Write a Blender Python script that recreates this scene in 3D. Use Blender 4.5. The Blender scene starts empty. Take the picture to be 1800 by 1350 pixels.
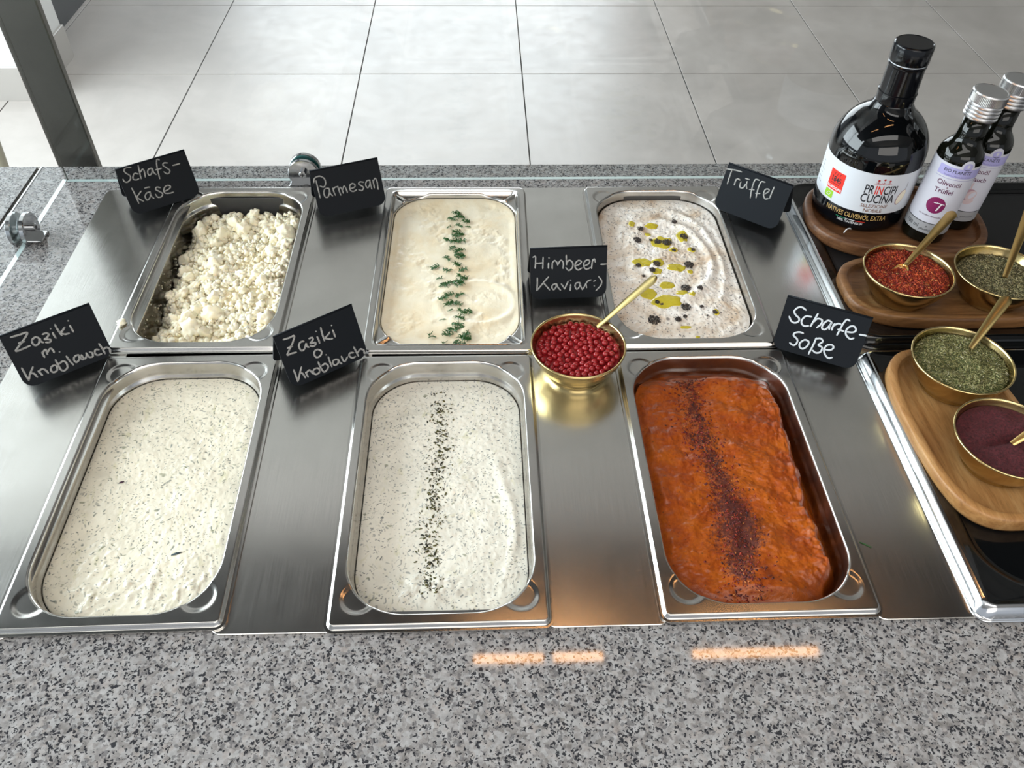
import bpy, math, random
import numpy as np
from mathutils import Vector, Matrix
random.seed(7); RNG = np.random.default_rng(7)
MM = 0.001
SC = bpy.context.scene
COL = SC.collection

# ------------------------------------------------------------------ camera, world, lights
def rot_axes(p, y, r):
    fw = np.array([math.sin(y)*math.cos(p), math.cos(y)*math.cos(p), -math.sin(p)])
    rt = np.array([math.cos(y), -math.sin(y), 0.0]); up = np.cross(rt, fw)
    c, s = math.cos(r), math.sin(r)
    return c*rt+s*up, -s*rt+c*up, fw
cam_d = bpy.data.cameras.new('camera'); cam = bpy.data.objects.new('camera', cam_d); COL.objects.link(cam)
_r, _u, _f = rot_axes(0.79372, 0.04705, 0.02041)
cam.matrix_world = Matrix(((_r[0], _u[0], -_f[0], 0.11739), (_r[1], _u[1], -_f[1], -0.34044), (_r[2], _u[2], -_f[2], 0.62799), (0, 0, 0, 1)))
cam_d.sensor_width = 36.0; cam_d.lens = 1474.13/1800*36.0; cam_d.clip_start = 0.01; cam_d.clip_end = 60
SC.camera = cam

world = bpy.data.worlds.new('world'); SC.world = world; world.use_nodes = True
bg = world.node_tree.nodes['Background']; bg.inputs[0].default_value = (0.80, 0.86, 0.95, 1); bg.inputs[1].default_value = 0.42

def area(name, loc, aim, sx, sy, power, colr):
    d = bpy.data.lights.new(name, 'AREA'); d.shape = 'RECTANGLE'; d.size = sx; d.size_y = sy; d.energy = power; d.color = colr
    o = bpy.data.objects.new(name, d); COL.objects.link(o); o.location = loc
    o.rotation_euler = (Vector(aim)-Vector(loc)).to_track_quat('-Z', 'Y').to_euler(); return o
area('window_light_left', (-2.75, 0.9, 0.95), (0.3, 0.6, 0.0), 3.6, 1.7, 135, (0.86, 0.94, 1.0))
area('window_light_back', (-0.9, 6.0, 0.75), (-0.1, 0.6, -0.3), 4.2, 2.2, 92, (0.90, 0.95, 1.0))
area('window_light_behind', (0.6, -3.2, 1.3), (0.2, 0.5, 0.0), 3.2, 1.2, 20, (1.0, 0.95, 0.88))
area('overhead_fill_soft', (0.1, -0.7, 1.95), (0.1, 0.25, 0.0), 2.6, 1.2, 20, (1.0, 0.975, 0.94))  # unseen overhead fill, added to brighten the dips and pan walls

vs = SC.view_settings
SC.display_settings.display_device = 'sRGB'
vs.view_transform = 'Standard'; vs.look = 'None'; vs.gamma = 1.0; vs.use_curve_mapping = False
vs.exposure = 0.86
SC.cycles.use_denoising = True
SC.cycles.max_bounces = 8; SC.cycles.glossy_bounces = 5; SC.cycles.transparent_max_bounces = 12
SC.cycles.caustics_reflective = False; SC.cycles.caustics_refractive = False
SC.cycles.sample_clamp_indirect = 3.0

# ------------------------------------------------------------------ noise and mesh helpers
_perm = np.random.default_rng(3).permutation(256); _perm = np.concatenate([_perm, _perm, _perm])
_grad = np.random.default_rng(4).normal(size=(256, 3)); _grad /= np.linalg.norm(_grad, axis=1)[:, None]
def noise(p):
    p = np.asarray(p, float); i = np.floor(p).astype(int); f = p-i; i &= 255
    w = f*f*f*(f*(f*6-15)+10); out = 0
    for dx in (0, 1):
        for dy in (0, 1):
            for dz in (0, 1):
                h = _perm[_perm[_perm[i[..., 0]+dx]+i[..., 1]+dy]+i[..., 2]+dz]
                g = (_grad[h]*(f-np.array([dx, dy, dz]))).sum(-1)
                out = out+g*(w[..., 0] if dx else 1-w[..., 0])*(w[..., 1] if dy else 1-w[..., 1])*(w[..., 2] if dz else 1-w[..., 2])
    return out*1.5
def fbm(x, y, s, oct=4, z=0.0, gain=0.5):
    x, y = np.broadcast_arrays(np.asarray(x, float), np.asarray(y, float)); a = 1.0; o = 0
    for k in range(oct):
        o = o+a*noise(np.stack([x/s, y/s, np.full(x.shape, z+k*7.3)], -1)); a *= gain; s /= 2.03
    return o
def sm(e0, e1, x):
    t = np.clip((x-e0)/(e1-e0), 0, 1); return t*t*(3-2*t)

def link(name, me, parent=None, mats=()):
    for m in mats: me.materials.append(m)
    o = bpy.data.objects.new(name, me); COL.objects.link(o)
    if parent is not None: o.parent = parent
    return o
def mesh(name, V, F, mats, parent=None, smooth=False, idx=None, cols=None, loc=None, rz=None, auto=None):
    """V in millimetres"""
    me = bpy.data.meshes.new(name)
    V = np.asarray(V, float)*MM
    if isinstance(F, np.ndarray):
        n = len(F); k = F.shape[1]
        me.vertices.add(len(V)); me.vertices.foreach_set('co', V.ravel())
        me.loops.add(n*k); me.loops.foreach_set('vertex_index', F.ravel().astype(np.int32))
        me.polygons.add(n); me.polygons.foreach_set('loop_start', np.arange(0, n*k, k, dtype=np.int32))
        me.polygons.foreach_set('loop_total', np.full(n, k, dtype=np.int32)); me.update(calc_edges=True)
    else:
        me.from_pydata(V.tolist(), [], F)
    if idx is not None: me.polygons.foreach_set('material_index', np.asarray(idx, dtype=np.int32))
    if smooth: me.polygons.foreach_set('use_smooth', np.ones(len(me.polygons), dtype=bool))
    if cols is not None:
        a = me.color_attributes.new('Col', 'FLOAT_COLOR', 'POINT')
        c = np.ones((len(V), 4)); c[:, :3] = cols; a.data.foreach_set('color', c.ravel())
    me.validate(); me.update()
    if auto is not None:
        try: me.set_sharp_from_angle(angle=math.radians(auto))
        except Exception: pass
    if not isinstance(mats, (list, tuple)): mats = [mats]
    o = link(name, me, parent, mats)
    if loc is not None: o.location = [v*MM for v in loc]
    if rz is not None: o.rotation_euler = (0, 0, rz)
    return o
def empty(name, loc=(0, 0, 0), rz=0.0, parent=None):
    o = bpy.data.objects.new(name, None); COL.objects.link(o); o.location = [v*MM for v in loc]; o.rotation_euler = (0, 0, rz)
    o.empty_display_size = 0.02
    if parent is not None: o.parent = parent
    return o
def tag(o, label=None, cat=None, group=None, kind=None):
    if label: o['label'] = label
    if cat: o['category'] = cat
    if group: o['group'] = group
    if kind: o['kind'] = kind
    return o
def merge(parts):
    Vs, Fs, n = [], [], 0
    for V, F in parts:
        Vs.append(np.asarray(V, float)); Fs += [tuple(int(i)+n for i in f) for f in F]; n += len(V)
    return np.concatenate(Vs), Fs
def box(x0, x1, y0, y1, z0, z1):
    V = [(x, y, z) for z in (z0, z1) for y in (y0, y1) for x in (x0, x1)]
    return V, [(0, 2, 3, 1), (4, 5, 7, 6), (0, 1, 5, 4), (2, 6, 7, 3), (0, 4, 6, 2), (1, 3, 7, 5)]
def cbox(x0, x1, y0, y1, z0, z1, b=1.0):
    """box with chamfered vertical and top edges"""
    def ring(i, z): 
        c = b
        return [(x0+i+c, y0+i, z), (x1-i-c, y0+i, z), (x1-i, y0+i+c, z), (x1-i, y1-i-c, z), (x1-i-c, y1-i, z), (x0+i+c, y1-i, z), (x0+i, y1-i-c, z), (x0+i, y0+i+c, z)]
    V = ring(0, z0)+ring(0, z1-b)+ring(b, z1); F = []
    for k in (0, 8):
        for i in range(8): F.append((k+i, k+(i+1) % 8, k+8+(i+1) % 8, k+8+i))
    F.append(tuple(range(16, 24))); F.append(tuple(range(7, -1, -1)))
    return V, F
def loft(rings, closed=True, cap0=False, cap1=False):
    R = np.asarray(rings, float); n, m = R.shape[:2]; V = R.reshape(-1, 3); F = []
    mm = m if closed else m-1
    for i in range(n-1):
        for j in range(mm):
            a, b = i*m+j, i*m+(j+1) % m; F.append((a, b, b+m, a+m))
    if cap0: F.append(tuple(range(m-1, -1, -1)))
    if cap1: F.append(tuple(range((n-1)*m, n*m)))
    return V, F
def loftq(rings):
    R = np.asarray(rings, float); n, m = R.shape[:2]
    i, j = np.meshgrid(np.arange(n-1), np.arange(m), indexing='ij'); a = i*m+j; b = i*m+(j+1) % m
    return R.reshape(-1, 3), np.stack([a, b, b+m, a+m], -1).reshape(-1, 4)
def lathe(prof, seg=64):
    a = np.linspace(0, 2*math.pi, seg, endpoint=False)
    return loftq([[(r*math.cos(t), r*math.sin(t), z) for t in a] for r, z in prof])
def rr(w, h, r, nc=24, ns=24, nh=None, z=0.0):
    """rounded rectangle contour, centred, counter-clockwise, fixed number of points"""
    nh = nh or ns; r = min(r, w/2-0.01, h/2-0.01); x, y = w/2-r, h/2-r; P = []
    for (cx, cy, a0, n2, dx, dy, L) in ((x, y, 0, ns, -1, 0, 2*x), (-x, y, 90, nh, 0, -1, 2*y), (-x, -y, 180, ns, 1, 0, 2*x), (x, -y, 270, nh, 0, 1, 2*y)):
        for k in range(nc):
            a = math.radians(a0+90*k/nc); P.append((cx+r*math.cos(a), cy+r*math.sin(a), z))
        a = math.radians(a0+90); ex, ey = cx+r*math.cos(a), cy+r*math.sin(a)
        for k in range(n2): P.append((ex+dx*L*k/n2, ey+dy*L*k/n2, z))
    return np.array(P)
def tube(pts, rad, seg=8, cap=True, flat=1.0, normal=None):
    P = [np.array(p, float) for p in pts]; n = len(P); rings = []
    rad = rad if hasattr(rad, '__len__') else [rad]*n
    N = np.array(normal, float) if normal is not None else None
    for i in range(n):
        d = P[min(i+1, n-1)]-P[max(i-1, 0)]; d /= (np.linalg.norm(d)+1e-9)
        if N is None:
            a = np.cross(d, (0, 0, 1)); 
            if np.linalg.norm(a) < 1e-3: a = np.cross(d, (0, 1, 0))
        else: a = np.cross(d, N)
        a /= np.linalg.norm(a)+1e-9; b = np.cross(a, d)
        rings.append([P[i]+rad[i]*(math.cos(t)*a+math.sin(t)*flat*b) for t in np.linspace(0, 2*math.pi, seg, endpoint=False)])
    return loft(rings, True, cap, cap)
def catmull(pts, k=5):
    P = [np.array(p, float) for p in pts]
    if len(P) < 3: return P
    P = [2*P[0]-P[1]]+P+[2*P[-1]-P[-2]]; out = []
    for i in range(1, len(P)-2):
        for t in np.linspace(0, 1, k, endpoint=False):
            out.append(0.5*((2*P[i])+(-P[i-1]+P[i+1])*t+(2*P[i-1]-5*P[i]+4*P[i+1]-P[i+2])*t*t+(-P[i-1]+3*P[i]-3*P[i+1]+P[i+2])*t**3))
    out.append(P[-2]); return out

def ico(sub=1):
    import bmesh
    bm = bmesh.new(); bmesh.ops.create_icosphere(bm, subdivisions=sub, radius=1.0)
    V = np.array([v.co[:] for v in bm.verts]); F = np.array([[v.index for v in f.verts] for f in bm.faces]); bm.free(); return V, F
def rand_rot(n, tilt=None):
    """random rotation matrices; with tilt they stay near flat"""
    if tilt is None:
        q = RNG.normal(size=(n, 4)); q /= np.linalg.norm(q, axis=1)[:, None]
    else:
        yaw = RNG.uniform(0, 2*math.pi, n); ax = RNG.uniform(0, 2*math.pi, n); t = RNG.normal(0, tilt, n)/2
        q1 = np.stack([np.cos(t), np.sin(t)*np.cos(ax), np.sin(t)*np.sin(ax), 0*t], 1)
        q2 = np.stack([np.cos(yaw/2), 0*t, 0*t, np.sin(yaw/2)], 1)
        w1, x1, y1, z1 = q1.T; w2, x2, y2, z2 = q2.T
        q = np.stack([w1*w2-x1*x2-y1*y2-z1*z2, w1*x2+x1*w2+y1*z2-z1*y2, w1*y2-x1*z2+y1*w2+z1*x2, w1*z2+x1*y2-y1*x2+z1*w2], 1)
    w, x, y, z = q.T
    return np.stack([1-2*(y*y+z*z), 2*(x*y-z*w), 2*(x*z+y*w), 2*(x*y+z*w), 1-2*(x*x+z*z), 2*(y*z-x*w), 2*(x*z-y*w), 2*(y*z+x*w), 1-2*(x*x+y*y)], 1).reshape(-1, 3, 3)
def scatter(T, pos, scl, rots, cols=None):
    """many copies of template(s) T joined; scl (n,3); cols (n,3)"""
    V0, F0 = T; n = len(pos); m = len(V0)
    V = np.einsum('nij,nmj->nmi', rots, V0[None]*scl[:, None, :])+pos[:, None, :]
    F = (F0[None]+(np.arange(n)*m)[:, None, None]).reshape(-1, F0.shape[1])
    C = None if cols is None else np.repeat(cols, m, axis=0)
    return V.reshape(-1, 3), F, C
FLAKE = (np.array([(-1, -.5, 0), (0, -.7, .25), (1, -.2, 0), (.8, .5, 0), (-.1, .8, .2), (-.9, .4, 0), (0, 0, -.4)], float),
         np.array([(0, 1, 5), (1, 4, 5), (1, 2, 3), (1, 3, 4), (6, 1, 0), (6, 2, 1), (6, 3, 2), (6, 4, 3), (6, 5, 4), (6, 0, 5)]))

# ------------------------------------------------------------------ materials
class NT:
    def __init__(s, name):
        s.m = bpy.data.materials.new(name); s.m.use_nodes = True; s.t = s.m.node_tree; s.b = s.t.nodes['Principled BSDF']; s.tc = None
    def n(s, t, **k):
        x = s.t.nodes.new(t)
        for a, v in k.items():
            if a.startswith('i_'): x.inputs[int(a[2:]) if a[2:].isdigit() else a[2:].replace('_', ' ')].default_value = v
            else: setattr(x, a, v)
        return x
    def l(s, a, b): s.t.links.new(a, b)
    def co(s, scale=(1, 1, 1), rot=(0, 0, 0), loc=(0, 0, 0), kind='Object'):
        if s.tc is None: s.tc = s.n('ShaderNodeTexCoord')
        mp = s.n('ShaderNodeMapping'); mp.inputs['Scale'].default_value = scale; mp.inputs['Rotation'].default_value = rot; mp.inputs['Location'].default_value = loc
        s.l(s.tc.outputs[kind], mp.inputs[0]); return mp.outputs[0]
    def noise(s, vec, scale, detail=3, rough=0.5, dist=0.0):
        x = s.n('ShaderNodeTexNoise'); x.inputs['Scale'].default_value = scale; x.inputs['Detail'].default_value = detail
        x.inputs['Roughness'].default_value = rough; x.inputs['Distortion'].default_value = dist; s.l(vec, x.inputs['Vector']); return x.outputs['Fac']
    def voro(s, vec, scale, rnd=1.0, feature='F1', out='Distance'):
        x = s.n('ShaderNodeTexVoronoi', feature=feature); x.inputs['Scale'].default_value = scale; x.inputs['Randomness'].default_value = rnd
        s.l(vec, x.inputs['Vector']); return x.outputs[out]
    def ramp(s, fac, stops, interp='LINEAR'):
        x = s.n('ShaderNodeValToRGB'); x.color_ramp.interpolation = interp; e = x.color_ramp.elements
        while len(e) < len(stops): e.new(0.5)
        for q, (p, c) in zip(e, stops):
            q.position = p; q.color = (c, c, c, 1) if not hasattr(c, '__len__') else (*c, 1)
        s.l(fac, x.inputs[0]); return x.outputs[0]
    def mix(s, fac, a, b, mode='MIX'):
        x = s.n('ShaderNodeMix', data_type='RGBA', blend_type=mode)
        for v, i in ((fac, 0), (a, 6), (b, 7)):
            if hasattr(v, 'type') or hasattr(v, 'links'): s.l(v, x.inputs[i])
            else: x.inputs[i].default_value = v if i == 0 else ((*v, 1) if hasattr(v, '__len__') else (v, v, v, 1))
        return x.outputs[2]
    def math(s, op, a, b=0.0):
        x = s.n('ShaderNodeMath', operation=op)
        for v, i in ((a, 0), (b, 1)):
            if hasattr(v, 'links'): s.l(v, x.inputs[i])
            else: x.inputs[i].default_value = v
        return x.outputs[0]
    def bump(s, h, dist, strength=1.0):
        x = s.n('ShaderNodeBump'); x.inputs['Distance'].default_value = dist; x.inputs['Strength'].default_value = strength
        s.l(h, x.inputs['Height']); s.l(x.outputs[0], s.b.inputs['Normal'])
    def set(s, **k):
        for a, v in k.items():
            i = s.b.inputs[a.replace('_', ' ')]
            if hasattr(v, 'links'): s.l(v, i)
            else: i.default_value = (*v, 1) if (hasattr(v, '__len__') and len(v) == 3) else v
        return s
def simple(name, c, rough=0.5, metal=0.0, **k):
    m = NT(name); m.set(Base_Color=c, Roughness=rough, Metallic=metal, **k); return m.m

def mk_steel(name, base, r0, r1, stretch=(1, 60, 1), bump=0.0):
    m = NT(name); v = m.co(stretch); f = m.noise(v, 14, 4, 0.6)
    blotch = m.noise(m.co((1, 1, 1)), 9, 3, 0.6, 0.4)
    m.set(Base_Color=m.mix(m.ramp(blotch, [(0.35, 0.0), (0.7, 1.0)]), tuple(b*0.88 for b in base), base), Metallic=1.0,
          Roughness=m.ramp(m.math('ADD', m.math('MULTIPLY', f, 0.6), m.math('MULTIPLY', blotch, 0.4)), [(0.3, r0), (0.7, r1)]))
    if bump: m.bump(f, bump)
    return m.m
M = {}
M['plate'] = mk_steel('brushed_steel', (0.66, 0.645, 0.615), 0.18, 0.27, (60, 1, 1), 0.00004)
M['pan'] = mk_steel('pan_steel', (0.56, 0.545, 0.52), 0.17, 0.24, (3, 3, 3))
M['chrome'] = simple('polished_steel', (0.56, 0.57, 0.58), 0.14, 1.0)
M['post'] = mk_steel('dull_steel', (0.17, 0.165, 0.145), 0.28, 0.42, (2, 2, 2))
def mk_brass():
    m = NT('brass'); f = m.noise(m.co((1, 1, 25)), 18, 3)
    m.set(Base_Color=m.mix(m.noise(m.co(), 30, 3), (0.52, 0.40, 0.17), (0.64, 0.51, 0.26)), Metallic=1.0, Roughness=m.ramp(f, [(0.3, 0.16), (0.7, 0.27)])); return m.m
M['brass'] = mk_brass()
M['gold'] = mk_steel('gold_spoon', (0.72, 0.50, 0.19), 0.26, 0.36, (1, 1, 1))
M['enamel'] = simple('black_enamel', (0.003, 0.0035, 0.004), 0.10, 0.0, Specular_IOR_Level=0.4)
def mk_traymat():
    m = NT('black_tray_floor'); v = m.co((1, 1, 1), (0, 0, 0.6)); b = m.n('ShaderNodeTexBrick')
    b.inputs['Scale'].default_value = 55; b.inputs['Mortar Size'].default_value = 0.05; b.inputs['Mortar Smooth'].default_value = 0.6; m.l(v, b.inputs['Vector'])
    m.set(Base_Color=(0.006, 0.006, 0.007), Roughness=0.5, Specular_IOR_Level=0.3); m.bump(b.outputs['Fac'], 0.0008, -0.8); return m.m
M['traymat'] = mk_traymat()
M['olive_gold'] = mk_steel('olive_gold_spoon', (0.30, 0.23, 0.095), 0.30, 0.40, (1, 1, 1))
M['board'] = simple('chalkboard', (0.004, 0.006, 0.009), 0.55, 0.0, Specular_IOR_Level=0.18)
def mk_chalk():
    m = NT('chalk_ink'); f = m.noise(m.co(), 420, 3, 0.7)
    m.set(Base_Color=m.ramp(f, [(0.3, (0.16, 0.16, 0.16)), (0.6, (0.42, 0.42, 0.40))]), Roughness=0.8); return m.m
M['chalk'] = mk_chalk()
M['chalk2'] = simple('chalk_ink_bright', (0.55, 0.59, 0.62), 0.6)
def mk_granite():
    m = NT('granite'); o = m.co((1, 1, 1))
    wv = m.n('ShaderNodeVectorMath', operation='ADD'); nz = m.n('ShaderNodeTexNoise'); nz.inputs['Scale'].default_value = 300; nz.inputs['Detail'].default_value = 3; m.l(o, nz.inputs['Vector'])
    sc = m.n('ShaderNodeVectorMath', operation='SCALE'); sc.inputs['Scale'].default_value = 0.004; m.l(nz.outputs['Color'], sc.inputs[0]); m.l(o, wv.inputs[0]); m.l(sc.outputs[0], wv.inputs[1]); v = wv.outputs[0]
    cell = m.voro(v, 260, 1.0, 'F1', 'Color')
    sep = m.n('ShaderNodeSeparateColor'); m.l(cell, sep.inputs[0])
    base = m.ramp(sep.outputs[0], [(0.0, (0.13, 0.115, 0.105)), (0.22, (0.22, 0.20, 0.19)), (0.45, (0.29, 0.28, 0.275)), (0.75, (0.36, 0.355, 0.35)), (1.0, (0.29, 0.25, 0.225))], 'LINEAR')
    soft = m.noise(o, 180, 4, 0.65)
    base = m.mix(0.45, base, m.ramp(soft, [(0.35, (0.16, 0.155, 0.155)), (0.5, (0.29, 0.28, 0.275)), (0.65, (0.41, 0.40, 0.40))]))
    clump = m.noise(o, 130, 3, 0.6)
    cell2 = m.voro(v, 620, 1.0, 'F1', 'Color'); s2 = m.n('ShaderNodeSeparateColor'); m.l(cell2, s2.inputs[0])
    dark = m.math('GREATER_THAN', m.math('ADD', s2.outputs[0], m.math('MULTIPLY', m.math('SUBTRACT', clump, 0.5), 0.9)), 0.83)
    cell3 = m.voro(v, 400, 1.0, 'F1', 'Color'); s3 = m.n('ShaderNodeSeparateColor'); m.l(cell3, s3.inputs[0])
    grey = m.math('GREATER_THAN', s3.outputs[1], 0.84)
    c = m.mix(m.math('MULTIPLY', grey, 0.65), base, (0.10, 0.095, 0.10)); c = m.mix(m.math('MULTIPLY', dark, 0.93), c, (0.018, 0.019, 0.024))
    m.set(Base_Color=c, Roughness=m.ramp(soft, [(0.3, 0.035), (0.7, 0.06)]), Specular_IOR_Level=0.5); return m.m
M['granite'] = mk_granite()
def mk_tile():
    m = NT('floor_tile'); o = m.co((1, 1, 1), kind='Object'); i = m.n('ShaderNodeObjectInfo')
    add = m.n('ShaderNodeVectorMath', operation='ADD'); m.l(o, add.inputs[0]); m.l(i.outputs['Location'], add.inputs[1]); v = add.outputs[0]
    f = m.noise(v, 2.4, 6, 0.62, 0.6); g = m.noise(v, 14, 4, 0.6)
    c = m.ramp(f, [(0.3, (0.39, 0.35, 0.32)), (0.5, (0.46, 0.412, 0.378)), (0.68, (0.52, 0.472, 0.435))])
    c = m.mix(0.25, c, m.ramp(g, [(0.35, (0.36, 0.33, 0.31)), (0.65, (0.47, 0.435, 0.41))]))
    m.set(Base_Color=c, Roughness=m.ramp(g, [(0.3, 0.30), (0.7, 0.42)])); return m.m
M['tile'] = mk_tile()
M['grout'] = simple('grout', (0.07, 0.068, 0.065), 0.95)
M['white'] = simple('white_paint', (0.80, 0.80, 0.79), 0.6)
M['ceil'] = simple('ceiling_paint', (0.52, 0.50, 0.47), 0.8)
M['wallp'] = simple('wall_paint', (0.55, 0.53, 0.50), 0.7)
M['skirt'] = simple('skirting_tile', (0.46, 0.43, 0.40), 0.4)
M['navy'] = simple('dark_blue_glazing', (0.012, 0.022, 0.035), 0.15)
M['dark'] = simple('dark_metal', (0.035, 0.035, 0.037), 0.5)
M['basin'] = simple('basin_steel', (0.10, 0.10, 0.10), 0.5, 0.6)
M['seal'] = simple('brown_joint', (0.07, 0.06, 0.045), 0.8)
def mk_glass():
    m = NT('clear_glass'); t = m.t; out = t.nodes['Material Output']; t.nodes.remove(m.b)
    tr = m.n('ShaderNodeBsdfTransparent'); tr.inputs[0].default_value = (0.955, 0.975, 0.97, 1)
    gl = m.n('ShaderNodeBsdfGlossy'); gl.inputs['Roughness'].default_value = 0.01
    fr = m.n('ShaderNodeFresnel'); fr.inputs[0].default_value = 1.5; mx = m.n('ShaderNodeMixShader')
    ge = m.n('ShaderNodeNewGeometry'); m.l(m.math('MULTIPLY', m.math('MULTIPLY', fr.outputs[0], 0.8), m.math('SUBTRACT', 1.0, ge.outputs['Backfacing'])), mx.inputs[0]); m.l(tr.outputs[0], mx.inputs[1]); m.l(gl.outputs[0], mx.inputs[2]); m.l(mx.outputs[0], out.inputs[0]); return m.m
M['glass'] = mk_glass()
M['gedge'] = simple('glass_cut_edge', (0.58, 0.72, 0.71), 0.12, 0.0, Transmission_Weight=0.35, Specular_IOR_Level=0.8)
M['gdisc'] = simple('green_glass_disc', (0.02, 0.10, 0.10), 0.08, 0.0)
def mk_wood(name, c1, c2, c3, axis=0, sc=1.0):
    m = NT(name); st = (3, 26, 26) if axis == 0 else (26, 3, 26); v = m.co(tuple(s*sc for s in st))
    f = m.noise(v, 3.2, 5, 0.6, 0.9); g = m.noise(m.co(tuple(s*sc*6 for s in st)), 3.0, 4, 0.7)
    c = m.ramp(f, [(0.3, c1), (0.5, c2), (0.7, c3)]); c = m.mix(m.math('MULTIPLY', m.ramp(g, [(0.5, 0.0), (0.7, 1.0)]), 0.45), c, tuple(x*0.45 for x in c1))
    m.set(Base_Color=c, Roughness=0.42, Specular_IOR_Level=0.4); m.bump(g, 0.0002, 0.5); return m.m
M['wood_dark'] = mk_wood('walnut', (0.070, 0.028, 0.011), (0.13, 0.056, 0.023), (0.20, 0.095, 0.042), 0)
M['wood_mid'] = mk_wood('acacia', (0.10, 0.043, 0.014), (0.18, 0.083, 0.029), (0.26, 0.13, 0.050), 0)
M['wood_light'] = mk_wood('light_acacia', (0.26, 0.115, 0.036), (0.36, 0.18, 0.062), (0.46, 0.26, 0.105), 1)
M['bottle'] = simple('dark_bottle_glass', (0.002, 0.0025, 0.003), 0.03, 0.0, Specular_IOR_Level=0.45)
M['bottle2'] = simple('green_black_glass', (0.003, 0.0035, 0.002), 0.05, 0.0, Specular_IOR_Level=0.35)
M['capblack'] = simple('black_foil', (0.003, 0.0035, 0.005), 0.12, 0.0, Specular_IOR_Level=0.35)
M['alu'] = simple('aluminium_cap', (0.75, 0.75, 0.76), 0.30, 1.0)
M['paper'] = simple('label_paper', (0.66, 0.69, 0.73), 0.45)
M['paperv'] = simple('lilac_label_paper', (0.60, 0.60, 0.66), 0.45)
for k, c in dict(ink=(0.02, 0.02, 0.025), red=(0.75, 0.035, 0.02), leaf=(0.30, 0.58, 0.03), gold_ink=(0.50, 0.33, 0.12), brown_ink=(0.22, 0.10, 0.06), white_ink=(0.75, 0.75, 0.75),
                 violet=(0.40, 0.38, 0.66), violet2=(0.22, 0.20, 0.42), plum=(0.20, 0.01, 0.085), plum_ink=(0.10, 0.015, 0.06), silver=(0.33, 0.33, 0.34), it_green=(0.02, 0.25, 0.12), dark_red=(0.45, 0.03, 0.03),
                 cream=(0.62, 0.58, 0.30), mauve=(0.42, 0.26, 0.30), mauve2=(0.60, 0.47, 0.48), oil_olive=(0.22, 0.19, 0.03)).items():
    M[k] = simple('print_'+k, c, 0.5)
def mk_vcol(name, rough=0.6, **k):
    m = NT(name); a = m.n('ShaderNodeAttribute'); a.attribute_name = 'Col'; m.set(Base_Color=a.outputs['Color'], Roughness=rough, **k); return m.m
M['vcol'] = mk_vcol('dry_flakes', 0.65)
M['vwet'] = mk_vcol('moist_flakes', 0.35)
# dips
def mk_zaziki(name, base, seed, green):
    m = NT(name); o = m.co((1, 1, 1), (0, 0, 0), (seed, seed*2, 0)); 
    warp = m.n('ShaderNodeTexNoise'); warp.inputs['Scale'].default_value = 45; warp.inputs['Detail'].default_value = 2; m.l(o, warp.inputs['Vector'])
    sc = m.n('ShaderNodeVectorMath', operation='SCALE'); sc.inputs['Scale'].default_value = 0.022; m.l(warp.outputs['Color'], sc.inputs[0])
    ad = m.n('ShaderNodeVectorMath', operation='ADD'); m.l(o, ad.inputs[0]); m.l(sc.outputs[0], ad.inputs[1]); v0 = ad.outputs[0]
    def st(sx, sy, rz):
        mp = m.n('ShaderNodeMapping'); mp.inputs['Scale'].default_value = (sx, sy, 1); mp.inputs['Rotation'].default_value = (0, 0, rz); m.l(v0, mp.inputs[0]); return mp.outputs[0]
    dens = m.noise(o, 40, 3, 0.6)
    def flecks(sx, sy, rz, scale, thr, prob):
        v = st(sx, sy, rz); vo = m.n('ShaderNodeTexVoronoi'); vo.inputs['Scale'].default_value = scale; m.l(v, vo.inputs['Vector'])
        sp = m.n('ShaderNodeSeparateColor'); m.l(vo.outputs['Color'], sp.inputs[0])
        near = m.ramp(vo.outputs['Distance'], [(thr*0.6, 1.0), (thr, 0.0)])
        return m.math('MULTIPLY', near, m.math('GREATER_THAN', m.math('ADD', sp.outputs[0], m.math('MULTIPLY', m.math('SUBTRACT', dens, 0.5), 0.8)), prob)), sp.outputs[1]
    a, ca = flecks(0.7, 1.15, 0.5, 400, 0.36, 0.50); b, cb = flecks(1.15, 0.55, 0.3, 300, 0.34, 0.60); c3, cc = flecks(0.35, 1.1, 2.2, 170, 0.22, 0.74)
    soft = m.noise(o, 24, 4, 0.6)
    col = m.ramp(soft, [(0.3, tuple(x*0.90 for x in base)), (0.55, base), (0.75, tuple(min(1, x*1.06) for x in base))])
    cuc = m.noise(st(1.0, 0.4, 1.0), 95, 3, 0.6); col = m.mix(m.math('MULTIPLY', m.ramp(cuc, [(0.60, 0.0), (0.70, 1.0)]), 0.40), col, (0.55, 0.53, 0.28))
    col = m.mix(m.math('MULTIPLY', a, m.ramp(ca, [(0.0, 0.35), (1.0, 0.85)])), col, green)
    col = m.mix(m.math('MULTIPLY', b, m.ramp(cb, [(0.0, 0.30), (1.0, 0.75)])), col, tuple(x*1.3 for x in green))
    col = m.mix(m.math('MULTIPLY', c3, 0.65), col, (0.16, 0.18, 0.10))
    m.set(Base_Color=col, Roughness=0.27, Specular_IOR_Level=0.5)
    h = m.math('ADD', m.noise(v0, 160, 4, 0.65), m.math('MULTIPLY', a, 0.25)); m.bump(h, 0.0006, 0.6); return m.m
M['zaziki_a'] = mk_zaziki('yoghurt_dip_with_dill', (0.80, 0.745, 0.60), 0.3, (0.06, 0.085, 0.08))
M['zaziki_b'] = mk_zaziki('yoghurt_dip_pale', (0.79, 0.76, 0.655), 1.7, (0.07, 0.09, 0.10))
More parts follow.
